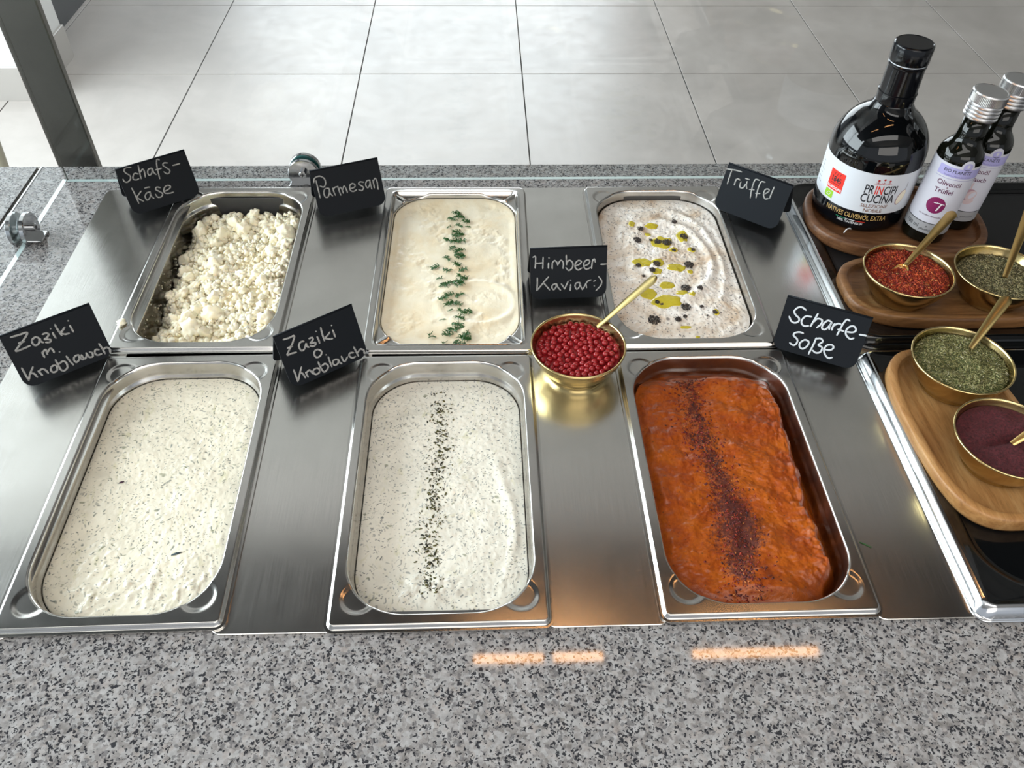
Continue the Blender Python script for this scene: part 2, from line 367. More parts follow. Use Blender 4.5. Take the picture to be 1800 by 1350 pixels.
def mk_cream():
    m = NT('parmesan_cream'); o = m.co(); f = m.noise(o, 22, 5, 0.6, 0.5); g = m.noise(o, 130, 4, 0.65)
    m.set(Base_Color=m.ramp(f, [(0.3, (0.76, 0.62, 0.40)), (0.5, (0.81, 0.72, 0.53)), (0.7, (0.85, 0.79, 0.63))]), Roughness=0.34); m.bump(m.math('ADD', g, m.math('MULTIPLY', f, 0.8)), 0.0008, 0.7); return m.m
M['cream'] = mk_cream()
def mk_truffle():
    m = NT('truffle_cream'); o = m.co(); f = m.noise(o, 20, 4, 0.6, 0.8)
    warp = m.n('ShaderNodeTexNoise'); warp.inputs['Scale'].default_value = 60; m.l(o, warp.inputs['Vector'])
    sc = m.n('ShaderNodeVectorMath', operation='SCALE'); sc.inputs['Scale'].default_value = 0.015; m.l(warp.outputs['Color'], sc.inputs[0])
    ad = m.n('ShaderNodeVectorMath', operation='ADD'); m.l(o, ad.inputs[0]); m.l(sc.outputs[0], ad.inputs[1]); v = ad.outputs[0]
    col = m.ramp(f, [(0.32, (0.58, 0.44, 0.31)), (0.45, (0.76, 0.68, 0.58)), (0.60, (0.88, 0.84, 0.78))])
    for s, thr, pr, cc in ((210, 0.30, 0.5, (0.09, 0.085, 0.09)), (340, 0.34, 0.55, (0.16, 0.14, 0.135))):
        vo = m.n('ShaderNodeTexVoronoi'); vo.inputs['Scale'].default_value = s; m.l(v, vo.inputs['Vector']); sp = m.n('ShaderNodeSeparateColor'); m.l(vo.outputs['Color'], sp.inputs[0])
        k = m.math('MULTIPLY', m.ramp(vo.outputs['Distance'], [(thr*0.6, 1.0), (thr, 0.0)]), m.math('GREATER_THAN', sp.outputs[0], pr))
        col = m.mix(m.math('MULTIPLY', k, 0.75), col, cc)
    m.set(Base_Color=col, Roughness=0.36); m.bump(m.noise(o, 170, 4, 0.6), 0.0008, 0.8); return m.m
M['truffle'] = mk_truffle()
def mk_sauce():
    m = NT('red_pepper_sauce'); o = m.co(); f = m.noise(o, 30, 5, 0.6, 0.6); g = m.noise(o, 260, 4, 0.7)
    c = m.ramp(f, [(0.3, (0.22, 0.026, 0.002)), (0.5, (0.33, 0.062, 0.003)), (0.7, (0.40, 0.095, 0.004))])
    c = m.mix(0.30, c, m.ramp(g, [(0.38, (0.10, 0.012, 0.003)), (0.6, (0.38, 0.085, 0.008))]))
    vo = m.n('ShaderNodeTexVoronoi'); vo.inputs['Scale'].default_value = 260; m.l(o, vo.inputs['Vector']); sp = m.n('ShaderNodeSeparateColor'); m.l(vo.outputs['Color'], sp.inputs[0])
    k = m.math('MULTIPLY', m.ramp(vo.outputs['Distance'], [(0.12, 1.0), (0.22, 0.0)]), m.math('GREATER_THAN', sp.outputs[0], 0.72)); c = m.mix(m.math('MULTIPLY', k, 0.7), c, (0.03, 0.02, 0.008))
    a = m.n('ShaderNodeAttribute'); a.attribute_name = 'Col'; ss = m.n('ShaderNodeSeparateColor'); m.l(a.outputs['Color'], ss.inputs[0])
    pw = m.math('ADD', ss.outputs[0], m.math('MULTIPLY', m.math('SUBTRACT', m.math('ADD', m.math('MULTIPLY', m.noise(o, 420, 3, 0.8), 0.6), m.math('MULTIPLY', m.noise(o, 60, 3, 0.6), 0.4)), 0.5), 2.6)); pw = m.ramp(pw, [(0.42, 0.0), (0.75, 0.95)])
    c = m.mix(m.math('MULTIPLY', pw, 0.9), c, (0.035, 0.004, 0.005))
    m.set(Base_Color=c, Roughness=m.mix(pw, 0.30, 0.8), Specular_IOR_Level=0.38); m.bump(m.math('ADD', g, m.math('MULTIPLY', m.noise(o, 90, 4, 0.6), 1.2)), 0.0007, 0.7); return m.m
M['sauce'] = mk_sauce()
def mk_feta():
    m = NT('sheep_cheese'); f = m.noise(m.co(), 260, 4, 0.7); g = m.noise(m.co(), 18, 2)
    m.set(Base_Color=m.mix(g, (0.97, 0.85, 0.60), (0.98, 0.93, 0.76)), Roughness=0.6, Subsurface_Weight=0.25, Subsurface_Scale=0.004); m.b.inputs['Subsurface Radius'].default_value = (1, 0.7, 0.4)
    m.bump(f, 0.0010, 0.7); return m.m
M['feta'] = mk_feta()
M['oil'] = simple('olive_oil', (0.52, 0.42, 0.015), 0.05, 0.0, Coat_Weight=0.6)
M['pearl'] = simple('raspberry_pearl', (0.44, 0.018, 0.022), 0.03, 0.0, Transmission_Weight=0.40, IOR=1.36, Specular_IOR_Level=0.8)
M['juice'] = simple('raspberry_juice', (0.22, 0.008, 0.010), 0.15)
def mk_powder(name, c1, c2):
    m = NT(name); f = m.noise(m.co(), 480, 5, 0.8); m.set(Base_Color=m.ramp(f, [(0.35, c1), (0.65, c2)]), Roughness=0.85); m.bump(f, 0.0007, 0.9); return m.m
M['sumac'] = mk_powder('sumac_powder', (0.022, 0.003, 0.005), (0.12, 0.016, 0.022))
M['under'] = mk_powder('herb_bed', (0.05, 0.055, 0.02), (0.14, 0.14, 0.06))
M['under_red'] = mk_powder('chili_bed', (0.14, 0.012, 0.004), (0.34, 0.04, 0.01))
def mk_lamp():
    m = NT('heat_lamp_glow'); m.set(Base_Color=(1, 0.6, 0.3), Emission_Color=(1.0, 0.50, 0.20)); m.b.inputs['Emission Strength'].default_value = 11.0; m.m.cycles.emission_sampling = 'FRONT_BACK'; return m.m
M['lamp'] = mk_lamp()

# ------------------------------------------------------------------ room (z = 0 is the rim level of the counter, the floor is 850 mm below)
FZ = -850
fl = mesh('floor', *box(-5200, 5200, -3600, 7000, FZ-60, FZ-2.4), M['grout']); tag(fl, kind='structure')
TX, TY = 626.0, 668.0; tv, tf = cbox(-TX/2+2.2, TX/2-2.2, -TY/2+2.2, TY/2-2.2, -12, 0, 0.5)
tm = None
for i in range(-5, 7):
    for j in range(-3, 6):
        cx, cy = -346+TX*(i+0.5), 2800+TY*(j+0.5)
        if cx < -3600 or cy < 900 or cx > 4400: continue
        if tm is None: t0 = mesh('tile', tv, tf, M['tile'], fl); tm = t0.data; t = t0
        else: t = bpy.data.objects.new('tile', tm); COL.objects.link(t); t.parent = fl
        t.location = (cx*MM, cy*MM, (FZ+random.uniform(-0.5, 0.3))*MM)
ce = mesh('ceiling', *box(-5200, 5200, -3600, 7000, 2050, 2110), M['ceil']); tag(ce, kind='structure')
wb = mesh('wall_back', *merge([box(-5200, 5200, 6900, 7000, FZ, -500), box(-5200, 5200, 6900, 7000, 1900, 2050), box(1300, 5200, 6900, 7000, -500, 1900), box(-5200, -3100, 6900, 7000, -500, 1900)]), M['wallp']); tag(wb, kind='structure')
wr = mesh('wall_right', *box(5200, 5300, -3600, 7000, FZ, 2050), M['wallp']); tag(wr, kind='structure')
# white pillar-like wall end at the left, with tile skirting, and the dark glazed front behind it
PX = -1495; WX = -1640
wl = mesh('wall_left', *box(-3300, PX, 2600, 2960, FZ, 2050), M['white']); tag(wl, kind='structure')
sk = mesh('baseboard_left', *merge([cbox(-3300, PX+12, 2586, 2599.5, FZ+0.5, FZ+125, 2), cbox(PX+0.5, PX+12, 2600, 2960, FZ+0.5, FZ+125, 2)]), M['skirt']); tag(sk, kind='structure')
wd = empty('window_1', (0, 0, 0)); tag(wd, kind='structure')
mesh('window_frame', *merge([box(WX-40, WX+22, 2961, 6890, FZ, FZ+150), box(WX-15, WX+15, 2961, 3030, FZ+150, 2040), box(WX-15, WX+15, 4900, 4960, FZ+150, 2040), box(WX-15, WX+15, 6830, 6890, FZ+150, 2040)]), M['dark'], wd)
mesh('window_pane', *box(WX-4, WX+4, 3030, 4900, FZ+150, 2040), M['navy'], wd)
mesh('window_pane', *box(WX-4, WX+4, 4960, 6830, FZ+150, 2040), M['navy'], wd)
# pale leg of a piece of furniture standing on the floor at the far left
lg = empty('floor_pole', (-1140, 1600, FZ)); tag(lg, 'pale slightly leaning metal pole seen through the side glass at the left edge', 'pole')
lmat = simple('pale_pole', (0.34, 0.315, 0.23), 0.35)
mesh('tube', *tube([(0, 0, 4), (22, 0, 200), (44, 0, 430), (70, 0, 700)], 15, 16), lmat, lg, True)
mesh('foot', *lathe([(0.01, 8), (30, 8), (38, 5), (40, 0), (0.01, 0)], 32), lmat, lg, True)

# ------------------------------------------------------------------ counter
def slab_with_hole(x0, x1, y0, y1, hx0, hx1, hy0, hy1, z0, z1):
    X = [x0, hx0, hx1, x1]; Y = [y0, hy0, hy1, y1]; parts = []
    V = [(x, y, z) for z in (z0, z1) for y in Y for x in X]; g = lambda i, j, k: k*16+j*4+i; F = []
    for i in range(3):
        for j in range(3):
            if i == 1 and j == 1: continue
            F.append((g(i, j, 1), g(i+1, j, 1), g(i+1, j+1, 1), g(i, j+1, 1))); F.append((g(i, j, 0), g(i, j+1, 0), g(i+1, j+1, 0), g(i+1, j, 0)))
    for i in range(3): F.append((g(i, 0, 0), g(i+1, 0, 0), g(i+1, 0, 1), g(i, 0, 1))); F.append((g(i, 3, 0), g(i, 3, 1), g(i+1, 3, 1), g(i+1, 3, 0)))
    for j in range(3): F.append((g(0, j, 0), g(0, j, 1), g(0, j+1, 1), g(0, j+1, 0))); F.append((g(3, j, 0), g(3, j+1, 0), g(3, j+1, 1), g(3, j, 1)))
    F += [(g(1, 1, 0), g(1, 1, 1), g(2, 1, 1), g(2, 1, 0)), (g(1, 2, 0), g(2, 2, 0), g(2, 2, 1), g(1, 2, 1)), (g(1, 1, 0), g(1, 2, 0), g(1, 2, 1), g(1, 1, 1)), (g(2, 1, 0), g(2, 1, 1), g(2, 2, 1), g(2, 2, 0))]
    return V, F
ct = mesh('countertop', *slab_with_hole(-495, 1500, -420, 718, -368, 1120, 12, 640, -35, -4.2), M['granite'])
tag(ct, 'speckled grey granite worktop running around the steel pans', 'countertop')
c2 = mesh('countertop', *box(-1500, -503, -420, 718, -35, -4.2), M['granite'])
tag(c2, 'separate granite worktop slab left of the side glass, beyond the dark joint', 'countertop')
js = mesh('joint_seal', *box(-503, -497.5, -420, 717, -33, -6.5), M['seal'], c2)
je = mesh('joint_strip', *box(-497.6, -495.2, -420, 718, -33, -3.6), M['chrome'], c2)
bs = mesh('basin', *merge([box(-366, 1118, 14, 17, -190, -4.5), box(-366, 1118, 635, 638, -190, -4.5), box(-366, -363, 17, 635, -190, -4.5), box(1115, 1118, 17, 635, -190, -4.5), box(-366, 1118, 14, 638, -193, -190)]), M['basin'])  # unseen well, added so the gaps between the plates show dark
tag(bs, 'unseen dark steel well added under the food pans to darken the gaps', 'basin')
cb = mesh('counter_cabinet', *merge([box(-1500, 1500, -380, 690, FZ, -200), box(-1500, -380, -380, 690, -200, -36), box(1130, 1500, -380, 690, -200, -36), box(-380, 1130, -380, 5, -200, -36), box(-380, 1130, 645, 690, -200, -36)]), M['white'])
tag(cb, 'white counter base below the granite worktop', 'cabinet')

# filler plates
def plate(x0, x1, lab):
    P = rr(x1-x0, 657, 9, 6, 2, z=0); P[:, 0] += (x0+x1)/2; P[:, 1] += 326.5
    z = [-4.0, -2.2, -1.8]; ins = [0, 0, 0.4]; rings = []
    for zz, d in zip(z, ins):
        q = P.copy(); c = q[:, :2].mean(0); s = 1-d/200; q[:, :2] = c+(q[:, :2]-c)*s; q[:, 2] = zz; rings.append(q)
    o = mesh('filler_plate', *loft(rings, True, True, True), M['plate']); return tag(o, lab, 'metal plate')
plate(-386, -268, 'wide brushed steel filler plate at the left end beside the crumbled cheese pan')
plate(-108, -4, 'brushed steel filler plate between the crumbled cheese pan and the dill-topped cream pan')
plate(165, 268, 'brushed steel filler plate under the brass bowl of red pearls')
plate(441, 560, 'brushed steel filler plate between the red sauce pan and the black trays')

# ------------------------------------------------------------------ food pans
PANW, PAND = 189.0, 325.0
POSE = dict(feta=(-293.0, 330.0, -0.0042), cream=(-15.7, 324.6, -0.0101), truffle=(255.1, 326.4, 0.0023), zaz_a=(-284.7, -0.8, 0.0121), zaz_b=(-16.6, -4.2, 0.0031), sauce=(260.1, -1.2, 0.0061))
NC, NS, NH = 40, 18, 46
INW, IND, INR = 164.0, 299.0, 54.0
def walls(opw, opd, opr, z0, depth):
    """list of (inset, z, radius) from the opening downwards"""
    L = [(0, z0), (0.9, z0-0.5), (1.7, z0-1.6), (2.1, z0-3.2), (2.4, z0-11), (2.9, z0-13), (4.2, z0-14.5), (4.6, z0-16.5), (6.0, z0-40), (8.0, -depth+14), (10.5, -depth+5), (16, -depth+1), (26, -depth)]
    return [(i, z) for i, z in L]
def build_pan(key, label, style=0, depth=68):
    px, py, rz = POSE[key]
    root = empty('food_pan', (px, py, 0), rz); tag(root, label, 'food pan')
    opw, opd, opr = (INW, IND, INR) if style == 0 else (163, 300, 50)
    z0 = 4.0 if style == 0 else -1.5
    outer = rr(PANW, PAND, 9, NC, NS, NH); inner = rr(opw, opd, opr, NC, NS, NH)
    def H(x, y, u):
        """u = inset distance from outer rim"""
        ax, ay = np.abs(x), np.abs(y)
        if style == 0:
            h = 4.0*sm(2.4, 5.4, u)
            d = np.hypot(ax-(PANW/2-26.5), ay-(PAND/2-29.5)); h = h-1.2*sm(16.0, 11.0, d)*sm(4, 7, u)
        else:
            h = 4.0*sm(0.4, 2.2, u)
            ix, iy, r = PANW/2-11.5, PAND/2-11.5, 7.0
            qx, qy = ax-ix+r, ay-iy+r; sd = np.hypot(np.maximum(qx, 0), np.maximum(qy, 0))+np.minimum(np.maximum(qx, qy), 0)-r
            h = h-5.5*sm(0.3, -3.2, sd)+0.6*np.exp(-((sd-0.8)/1.0)**2)
            dg = np.abs((ax-ix)-(ay-iy))/1.414; along = (ix-ax+iy-ay)/1.414
            h = h+3.4*np.exp(-(dg/3.2)**2)*sm(1, 6, along)*sm(34, 22, along)*(sd < 0)
        return h
    rings = []
    q = outer.copy(); q[:, 2] = -1.6; rings.append(q)
    q = outer.copy(); q[:, 2] = 0.0; rings.append(q)
    hx, hy = PANW/2, PAND/2; last = outer
    for u0 in ((1.2, 2.4, 2.8, 3.3, 3.9, 4.5, 5.0, 5.5, 6.4) if style == 0 else (0.4, 0.8, 1.3, 1.8, 2.3, 3.4, 6.5, 9.5, 10.2)):
        last = rr(PANW-2*u0, PAND-2*u0, max(9-u0, 2.5), NC, NS, NH); q = last.copy(); q[:, 2] = H(q[:, 0], q[:, 1], np.full(len(q), u0)); rings.append(q)
    for t in np.linspace(0, 1, 30)[1:]:
        q = last*(1-t)+inner*t; ax, ay = np.abs(q[:, 0]), np.abs(q[:, 1]); r = 9.0; qx, qy = ax-hx+r, ay-hy+r
        u = -(np.hypot(np.maximum(qx, 0), np.maximum(qy, 0))+np.minimum(np.maximum(qx, qy), 0)-r)
        q[:, 2] = H(q[:, 0], q[:, 1], np.maximum(u, 6.4)); rings.append(q)
    zin = rings[-1][:, 2].copy()
    for ins, z in walls(opw, opd, opr, 0, depth)[1:]:
        q = rr(opw-2*ins, opd-2*ins, max(opr-ins*0.8, 8), NC, NS, NH); w = sm(-16, -1, z) if z > -16 else 0.0
        q[:, 2] = z+zin*w+z0*(1-w)*0.0; rings.append(q)
    R = np.array(rings); V, F = loftq(R); n = len(V); F = [tuple(f) for f in F.tolist()]; m = R.shape[1]
    F.append(tuple(range(n-m, n)))
    V = V+np.array([PANW/2, PAND/2, 0])
    mesh('pan_body', V, F, M['pan'], root, True, auto=50)
    return root
build_pan('feta', 'steel food pan holding the white crumbled sheep cheese, back row left', 0, 95)
build_pan('cream', 'steel food pan with ribbed corner wedges holding the dill-topped cream', 1)
build_pan('truffle', 'steel food pan holding the truffle cream with yellow oil pools', 0)
build_pan('zaz_a', 'steel food pan holding plain herb-flecked yoghurt dip, front row at the left edge', 0)
build_pan('zaz_b', 'steel food pan holding yoghurt dip with a line of dried herbs', 0)
build_pan('sauce', 'steel food pan holding the orange-red pepper sauce', 0)

def pan_xy(key, x, y):
    """pan-local (origin at pan centre, mm) to world mm"""
    px, py, rz = POSE[key]; c, s = math.cos(rz), math.sin(rz); x = x+PANW/2; y = y+PAND/2
    return px+c*x-s*y, py+s*x+c*y
def pan_local(key, X, Y):
    px, py, rz = POSE[key]; c, s = math.cos(rz), math.sin(rz); X, Y = X-px, Y-py
    return c*X+s*Y-PANW/2, -s*X+c*Y-PAND/2
def wall_inset(z):
    L = [(0, 4), (2.1, 0.8), (2.4, -7), (4.6, -13), (6.0, -36), (8.0, -54), (10.5, -75)]
    return float(np.interp(-z, [-b for a, b in L], [a for a, b in L]))
def fill(key, name, mat, zedge, hf, label, cat, style=0, nr=120, attr=None, skirt=9):
    opw, opd, opr = (INW, IND, INR) if style == 0 else (163, 300, 50)
    ins = wall_inset(zedge)+0.4
    out = rr(opw-2*ins, opd-2*ins, max(opr-ins*0.8, 8), NC*2, 30, 90)
    ts = np.linspace(1, 0, nr)**0.92; ts[-1] = 0.004
    R = out[None]*ts[:, None, None]; X, Y = R[..., 0], R[..., 1]
    Z = zedge+hf(X, Y, 1-ts[:, None]+0*X); R = np.stack([X, Y, Z], -1)
    low = R[0:1].copy(); low[..., 0] *= 0.985; low[..., 1] *= 0.99; low[..., 2] -= skirt
    R = np.concatenate([low, R]); V, F = loftq(R); n = len(V); m = R.shape[1]
    cols = None
    if attr is not None: cols = np.repeat(attr(V[:, 0], V[:, 1])[:, None], 3, 1)
    px, py, rz = POSE[key]
    V2 = V+np.array([PANW/2, PAND/2, 0])
    o = mesh(name, V2, F, mat, None, True, cols=cols, loc=(px, py, 0), rz=rz)
    o.data.flip_normals() if False else None
    return tag(o, label, cat)
def edge_fade(t): return sm(0.0, 0.12, t)

# herb-flecked yoghurt, front left
def h_za(x, y, t):
    return edge_fade(t)*(1.2*fbm(x, y, 60, 3, 1.0)+0.9*np.maximum(0, fbm(x*0.7+y*0.4, y*0.8, 20, 4, 5.0))+2.8*np.maximum(0, fbm(x, y, 13, 3, 9.0))*sm(-60, -115, y)*sm(-158, -135, y)+0.35*fbm(x, y, 5, 2, 3.0))
fill('zaz_a', 'yoghurt_dip', M['zaziki_a'], -17, h_za, 'thick white yoghurt dip flecked with dill, spoon-roughened near its front', 'dip')
def h_zb(x, y, t):
    ridge = np.exp(-((x-58+8*np.sin(y/30))/5)**2)*sm(-130, -60, y)*sm(60, 0, y)
    return edge_fade(t)*(1.4*fbm(x, y, 60, 3, 21.0)+0.9*np.maximum(0, fbm(x*0.6-y*0.3, y, 20, 4, 25.0))+1.5*ridge+3.2*np.exp(-(((x+15)/30)**2+((y+112)/14)**2))*(1+fbm(x, y, 10, 3, 2.0))+0.4*fbm(x, y, 5, 2, 3.0))
fill('zaz_b', 'yoghurt_dip', M['zaziki_b'], -21, h_zb, 'white yoghurt dip crossed by a line of dried green herbs', 'dip')
def h_cr(x, y, t):
    step = 2.0*sm(128, 124, y+6*np.sin(x/22.))*sm(-40, -40.1, -0*x)
    dent = -2.2*np.exp(-((x+62)/16)**2)*sm(-110, 60, y)
    swirl = 1.8*np.exp(-((np.hypot((x-30)/1.2, y+70)-38)/5)**2)*sm(-60, 20, x)
    rough = sm(0.0, 0.5, fbm(x, y, 45, 2, 33.0)+0.25)
    return 1.0+edge_fade(t)*(1.2*fbm(x, y, 55, 3, 31.0)+1.1*fbm(x, y, 12, 4, 37.0)*rough+dent+swirl+step-1.5+2.0*np.exp(-(((x-18)/9)**2+((y+118)/14)**2)))
fill('cream', 'parmesan_cream', M['cream'], -5.5, h_cr, 'smooth pale yellow cheese cream with a strip of fresh dill', 'dip', 1)
def h_tr(x, y, t):
    r = np.hypot(x/1.0, (y-10)/1.75); a = np.arctan2(y, x)
    sw = np.exp(-((r-50-5*np.sin(2*a+1))/4.5)**2)*2.6*sm(-40, 20, x)+np.exp(-((r-66)/4.0)**2)*2.2*sm(0, 50, x)
    ridges = 1.0*np.sin(r/2.6+a*1.5)*sm(12, 30, r)*(0.4+np.maximum(0, fbm(x, y, 30, 2, 41.0)))
    return edge_fade(t)*(1.4*fbm(x, y, 50, 3, 41.0)+1.2*np.maximum(0, fbm(x, y, 14, 4, 47.0))+sw+ridges+0.7*fbm(x, y, 5, 2, 3.0)+1.6*sm(0.15, 0.5, t))
fill('truffle', 'truffle_cream', M['truffle'], -10, h_tr, 'whipped grey-white truffle cream with swirled ridges and oil pools', 'dip')
def spine(y): return np.interp(y, [-150, -124, -84, -46, -20, 8, 52, 117, 147], [-14, -13, -9, -5, -9, -15, -20, -15, -18])
def h_sa(x, y, t):
    gapr = sm(62, 76, x+8*fbm(0*x, y, 30, 2, 3.0)+0.03*y*-1)*sm(150, 100, y)
    scoop = sm(20, 70, x)*sm(-95, -150, y)
    ph = np.mod(y*0.9+x*0.55+12*fbm(x, y, 60, 2, 51.0), 46)/46; waves = 3.6*(ph**1.3)*sm(1.0, 0.66, ph)*1.3*(sm(-12, 20, x)+0.35*sm(0, -30, x))
    lump = 5*np.exp(-(((x+8)/22)**2+((y+122)/16)**2))
    back = -10*sm(118, 148, y+6*fbm(x, y, 22, 2, 8.0))
    return edge_fade(t)*(3.5+2.4*fbm(x, y, 60, 3, 51.0)+waves+1.6*fbm(x, y, 18, 4, 57.0)+lump+1.3*np.abs(fbm(x*0.6+y*0.3, y, 9, 4, 3.0))+3.5*np.abs(fbm(x, y, 11, 3, 71.))*sm(40, 62, x))-17*gapr-14*scoop+back
def a_sa(x, y): 
    w = 15+10*np.exp(-((y+50)/38)**2)+5*np.sin(y/19.)+4*fbm(0*y, y, 30, 2, 4.); return (0.62+0.22*np.exp(-((y+55)/45)**2))*np.exp(-((x-spine(y))/np.maximum(w, 8))**2)*sm(-150, -110, y)*sm(150, 120, y)+0.05
fill('sauce', 'pepper_sauce', M['sauce'], -11.5, h_sa, 'thick orange-red pepper paste with a dark spice line', 'dip', 0, 150, a_sa, 24)

def surf(key, hf, zedge, x, y, style=0):
    opw, opd = (INW, IND) if style == 0 else (163, 300)
    t = 1-np.maximum(np.abs(x)/(opw/2-3), np.abs(y)/(opd/2-3)); return zedge+hf(np.asarray(x, float), np.asarray(y, float), np.clip(t, 0, 1)*1.0)

# dried herb line on yoghurt
n = 620
y = RNG.uniform(-118, 128, n); keep = fbm(0*y, y, 22, 2, 9.0) > -0.32; y = y[keep]; n = len(y)
x = -8+3*np.sin(y/40)+RNG.normal(0, 6.0, n)*(1+0.5*fbm(0*y, y, 30, 2, 3.0)); z = surf('zaz_b', h_zb, -21, x, y)+0.35
s = RNG.uniform(0.55, 1.9, n)**1.1; cols = np.array([(0.10, 0.095, 0.02), (0.055, 0.05, 0.015), (0.16, 0.14, 0.045), (0.03, 0.03, 0.015)])[RNG.integers(0, 4, n)]
V, F, C = scatter(FLAKE, np.stack([x, y, z], 1), np.stack([s, s*RNG.uniform(.35, .8, n), s*0.4], 1), rand_rot(n, 0.25), cols)
px, py, rz = POSE['zaz_b']; V[:, 0] += PANW/2; V[:, 1] += PAND/2
tag(mesh('dried_herbs', V, F, M['vcol'], None, False, cols=C, loc=(px, py, 0), rz=rz), 'line of dried olive-green herb flakes down the middle of the yoghurt dip', 'herbs', kind='stuff')
# chili and sumac sprinkle on sauce
n = 1500
y = RNG.uniform(-140, 128, n); x = spine(y)+RNG.normal(0, 11, n); z = surf('sauce', h_sa, -11.5, x, y)+0.3
s = RNG.uniform(0.5, 1.8, n); cols = np.array([(0.20, 0.012, 0.006), (0.32, 0.03, 0.006), (0.10, 0.008, 0.008), (0.05, 0.006, 0.006), (0.50, 0.16, 0.03)])[RNG.choice(5, n, p=[.3, .2, .25, .2, .05])]
V, F, C = scatter(FLAKE, np.stack([x, y, z], 1), np.stack([s, s*RNG.uniform(.4, .8, n), s*0.4], 1), rand_rot(n, 0.3), cols)
px, py, rz = POSE['sauce']; V[:, 0] += PANW/2; V[:, 1] += PAND/2
tag(mesh('spice_sprinkle', V, F, M['vcol'], None, False, cols=C, loc=(px, py, 0), rz=rz), 'dark red chili flakes and sumac sprinkled along the pepper sauce', 'spice', kind='stuff')

# ------------------------------------------------------------------ crumbled cheese
def heap(x, y):
    left = sm(-86, -46, x+7*fbm(0*x, y, 26, 2, 3.)+0.05*y+2)      # slope away from the left wall
    back = sm(152, 128, y+9*fbm(x, 0*y, 26, 2, 5.))
    return -74+50*left*back+6*fbm(x, y, 50, 2, 61.)+4*sm(-60, 60, x)
TI = [ico(2) for _ in range(1)][0]
def lumpy(seed, sub=2, amp=0.32):
    V, F = ico(sub); d = amp*noise(V*1.6+seed*13.7)+amp*0.7*noise(V*3.7+seed*5.1)+amp*0.35*noise(V*8+seed); return V*(1+d)[:, None], F
def crag(seed):
    V, F = ico(3); d = 0.42*noise(V*1.5+seed*13.7)+0.34*noise(V*3.3+seed*5.1)+0.26*noise(V*6.5+seed)+0.16*noise(V*12+seed); return V*(1+d)[:, None], F
TL = [crag(k) for k in range(6)]; TS = [lumpy(k+20, 2, 0.5) for k in range(5)]
def inside(x, y, m=0):
    a, b, r = INW/2-5-m, IND/2-5-m, 48; qx, qy = np.abs(x)-a+r, np.abs(y)-b+r
    return np.hypot(np.maximum(qx, 0), np.maximum(qy, 0))+np.minimum(np.maximum(qx, qy), 0)-r < 0
xx, yy = np.meshgrid(np.linspace(-78, 78, 110), np.linspace(-146, 146, 200)); g = heap(xx, yy)+2.5*np.abs(fbm(xx, yy, 9, 3, 2.))
out = rr(INW-13, IND-13, 48, 40, 18, 46); R = out[None]*(np.linspace(1, 0.004, 90)**0.9)[:, None, None]; R = R.copy(); R[..., 2] = heap(R[..., 0], R[..., 1])-3+3*np.abs(fbm(R[..., 0], R[..., 1], 8, 3, 2.))
V, F = loftq(R); px, py, rz = POSE['feta']; off = np.array([PANW/2, PAND/2, 0])
allV, allF, nv = [V+off], [np.concatenate([F[:, [0, 1, 2]], F[:, [0, 2, 3]]])], len(V)
for T, n, lo, hi in ((0, 1900, 0.9, 2.2), (1, 1500, 2.0, 4.6)):
    x = RNG.uniform(-80, 80, n); y = RNG.uniform(-146, 146, n); k = inside(x, y, hi*0.7) & (heap(x, y) > -76+RNG.uniform(-6, 16, n)); x, y = x[k], y[k]; n = len(x)
    s = RNG.uniform(lo, hi, n); z = heap(x, y)+s*0.35+RNG.uniform(0, 1.5, n)
    for tk in range(5):
        q = np.arange(n) % 5 == tk; tt = lumpy(30+tk+T*9, 1, 0.6) if T == 0 else TS[tk]
        v, f, _ = scatter(tt, np.stack([x[q], y[q], z[q]], 1), np.stack([s[q], s[q]*RNG.uniform(.7, 1.2, q.sum()), s[q]*RNG.uniform(.6, 1, q.sum())], 1), rand_rot(q.sum()))
        allV.append(v+off); allF.append(f+nv); nv += len(v)
# crumbs stuck to the walls and rim
n = 70; y = RNG.uniform(-130, 60, n); z = RNG.uniform(-60, -14, n); x = -(INW/2-np.array([wall_inset(a) for a in z]))+0.6; s = RNG.uniform(0.5, 1.3, n)
v, f, _ = scatter(lumpy(50, 1, .6), np.stack([x, y, z], 1), np.stack([s, s, s], 1), rand_rot(n)); allV.append(v+off); allF.append(f+nv); nv += len(v)
o = mesh('crumbled_cheese', np.concatenate(allV), np.concatenate(allF), M['feta'], None, True, loc=(px, py, 0), rz=rz)
tag(o, 'heap of fine white sheep cheese crumbs in the back left pan', 'cheese', kind='stuff')
pts = []; tries = 0; lm = []
for k in range(6):
    me = bpy.data.meshes.new('cheese_lump'); V, F = TL[k]; me.from_pydata((V*MM).tolist(), [], F.tolist()); me.polygons.foreach_set('use_smooth', np.ones(len(me.polygons), dtype=bool)); me.materials.append(M['feta']); lm.append(me)
while len(pts) < 105 and tries < 6000:
    tries += 1; x, y = random.uniform(-74, 76), random.uniform(-140, 140); s = random.uniform(4.5, 8.5) if random.random() < 0.78 else random.uniform(8.5, 13)
    if not inside(np.array(x), np.array(y), s*0.8) or heap(np.array(x), np.array(y)) < -66: continue
    if any((x-a)**2+(y-b)**2 < (0.62*(s+c))**2 for a, b, c in pts): continue
    pts.append((x, y, s))
for i, (x, y, s) in enumerate(pts):
    o = bpy.data.objects.new('cheese_lump', lm[i % 6]); COL.objects.link(o); X, Y = pan_xy('feta', x, y)
    o.location = (X*MM, Y*MM, (float(heap(np.array(x), np.array(y)))+s*0.22)*MM); o.rotation_euler = [random.uniform(0, 6.28) for _ in range(3)]; o.scale = (s, s*random.uniform(.75, 1.1), s*random.uniform(.6, .85))
    tag(o, 'larger white lump lying on the crumbled sheep cheese', 'cheese', 'lumps in the crumbled cheese')
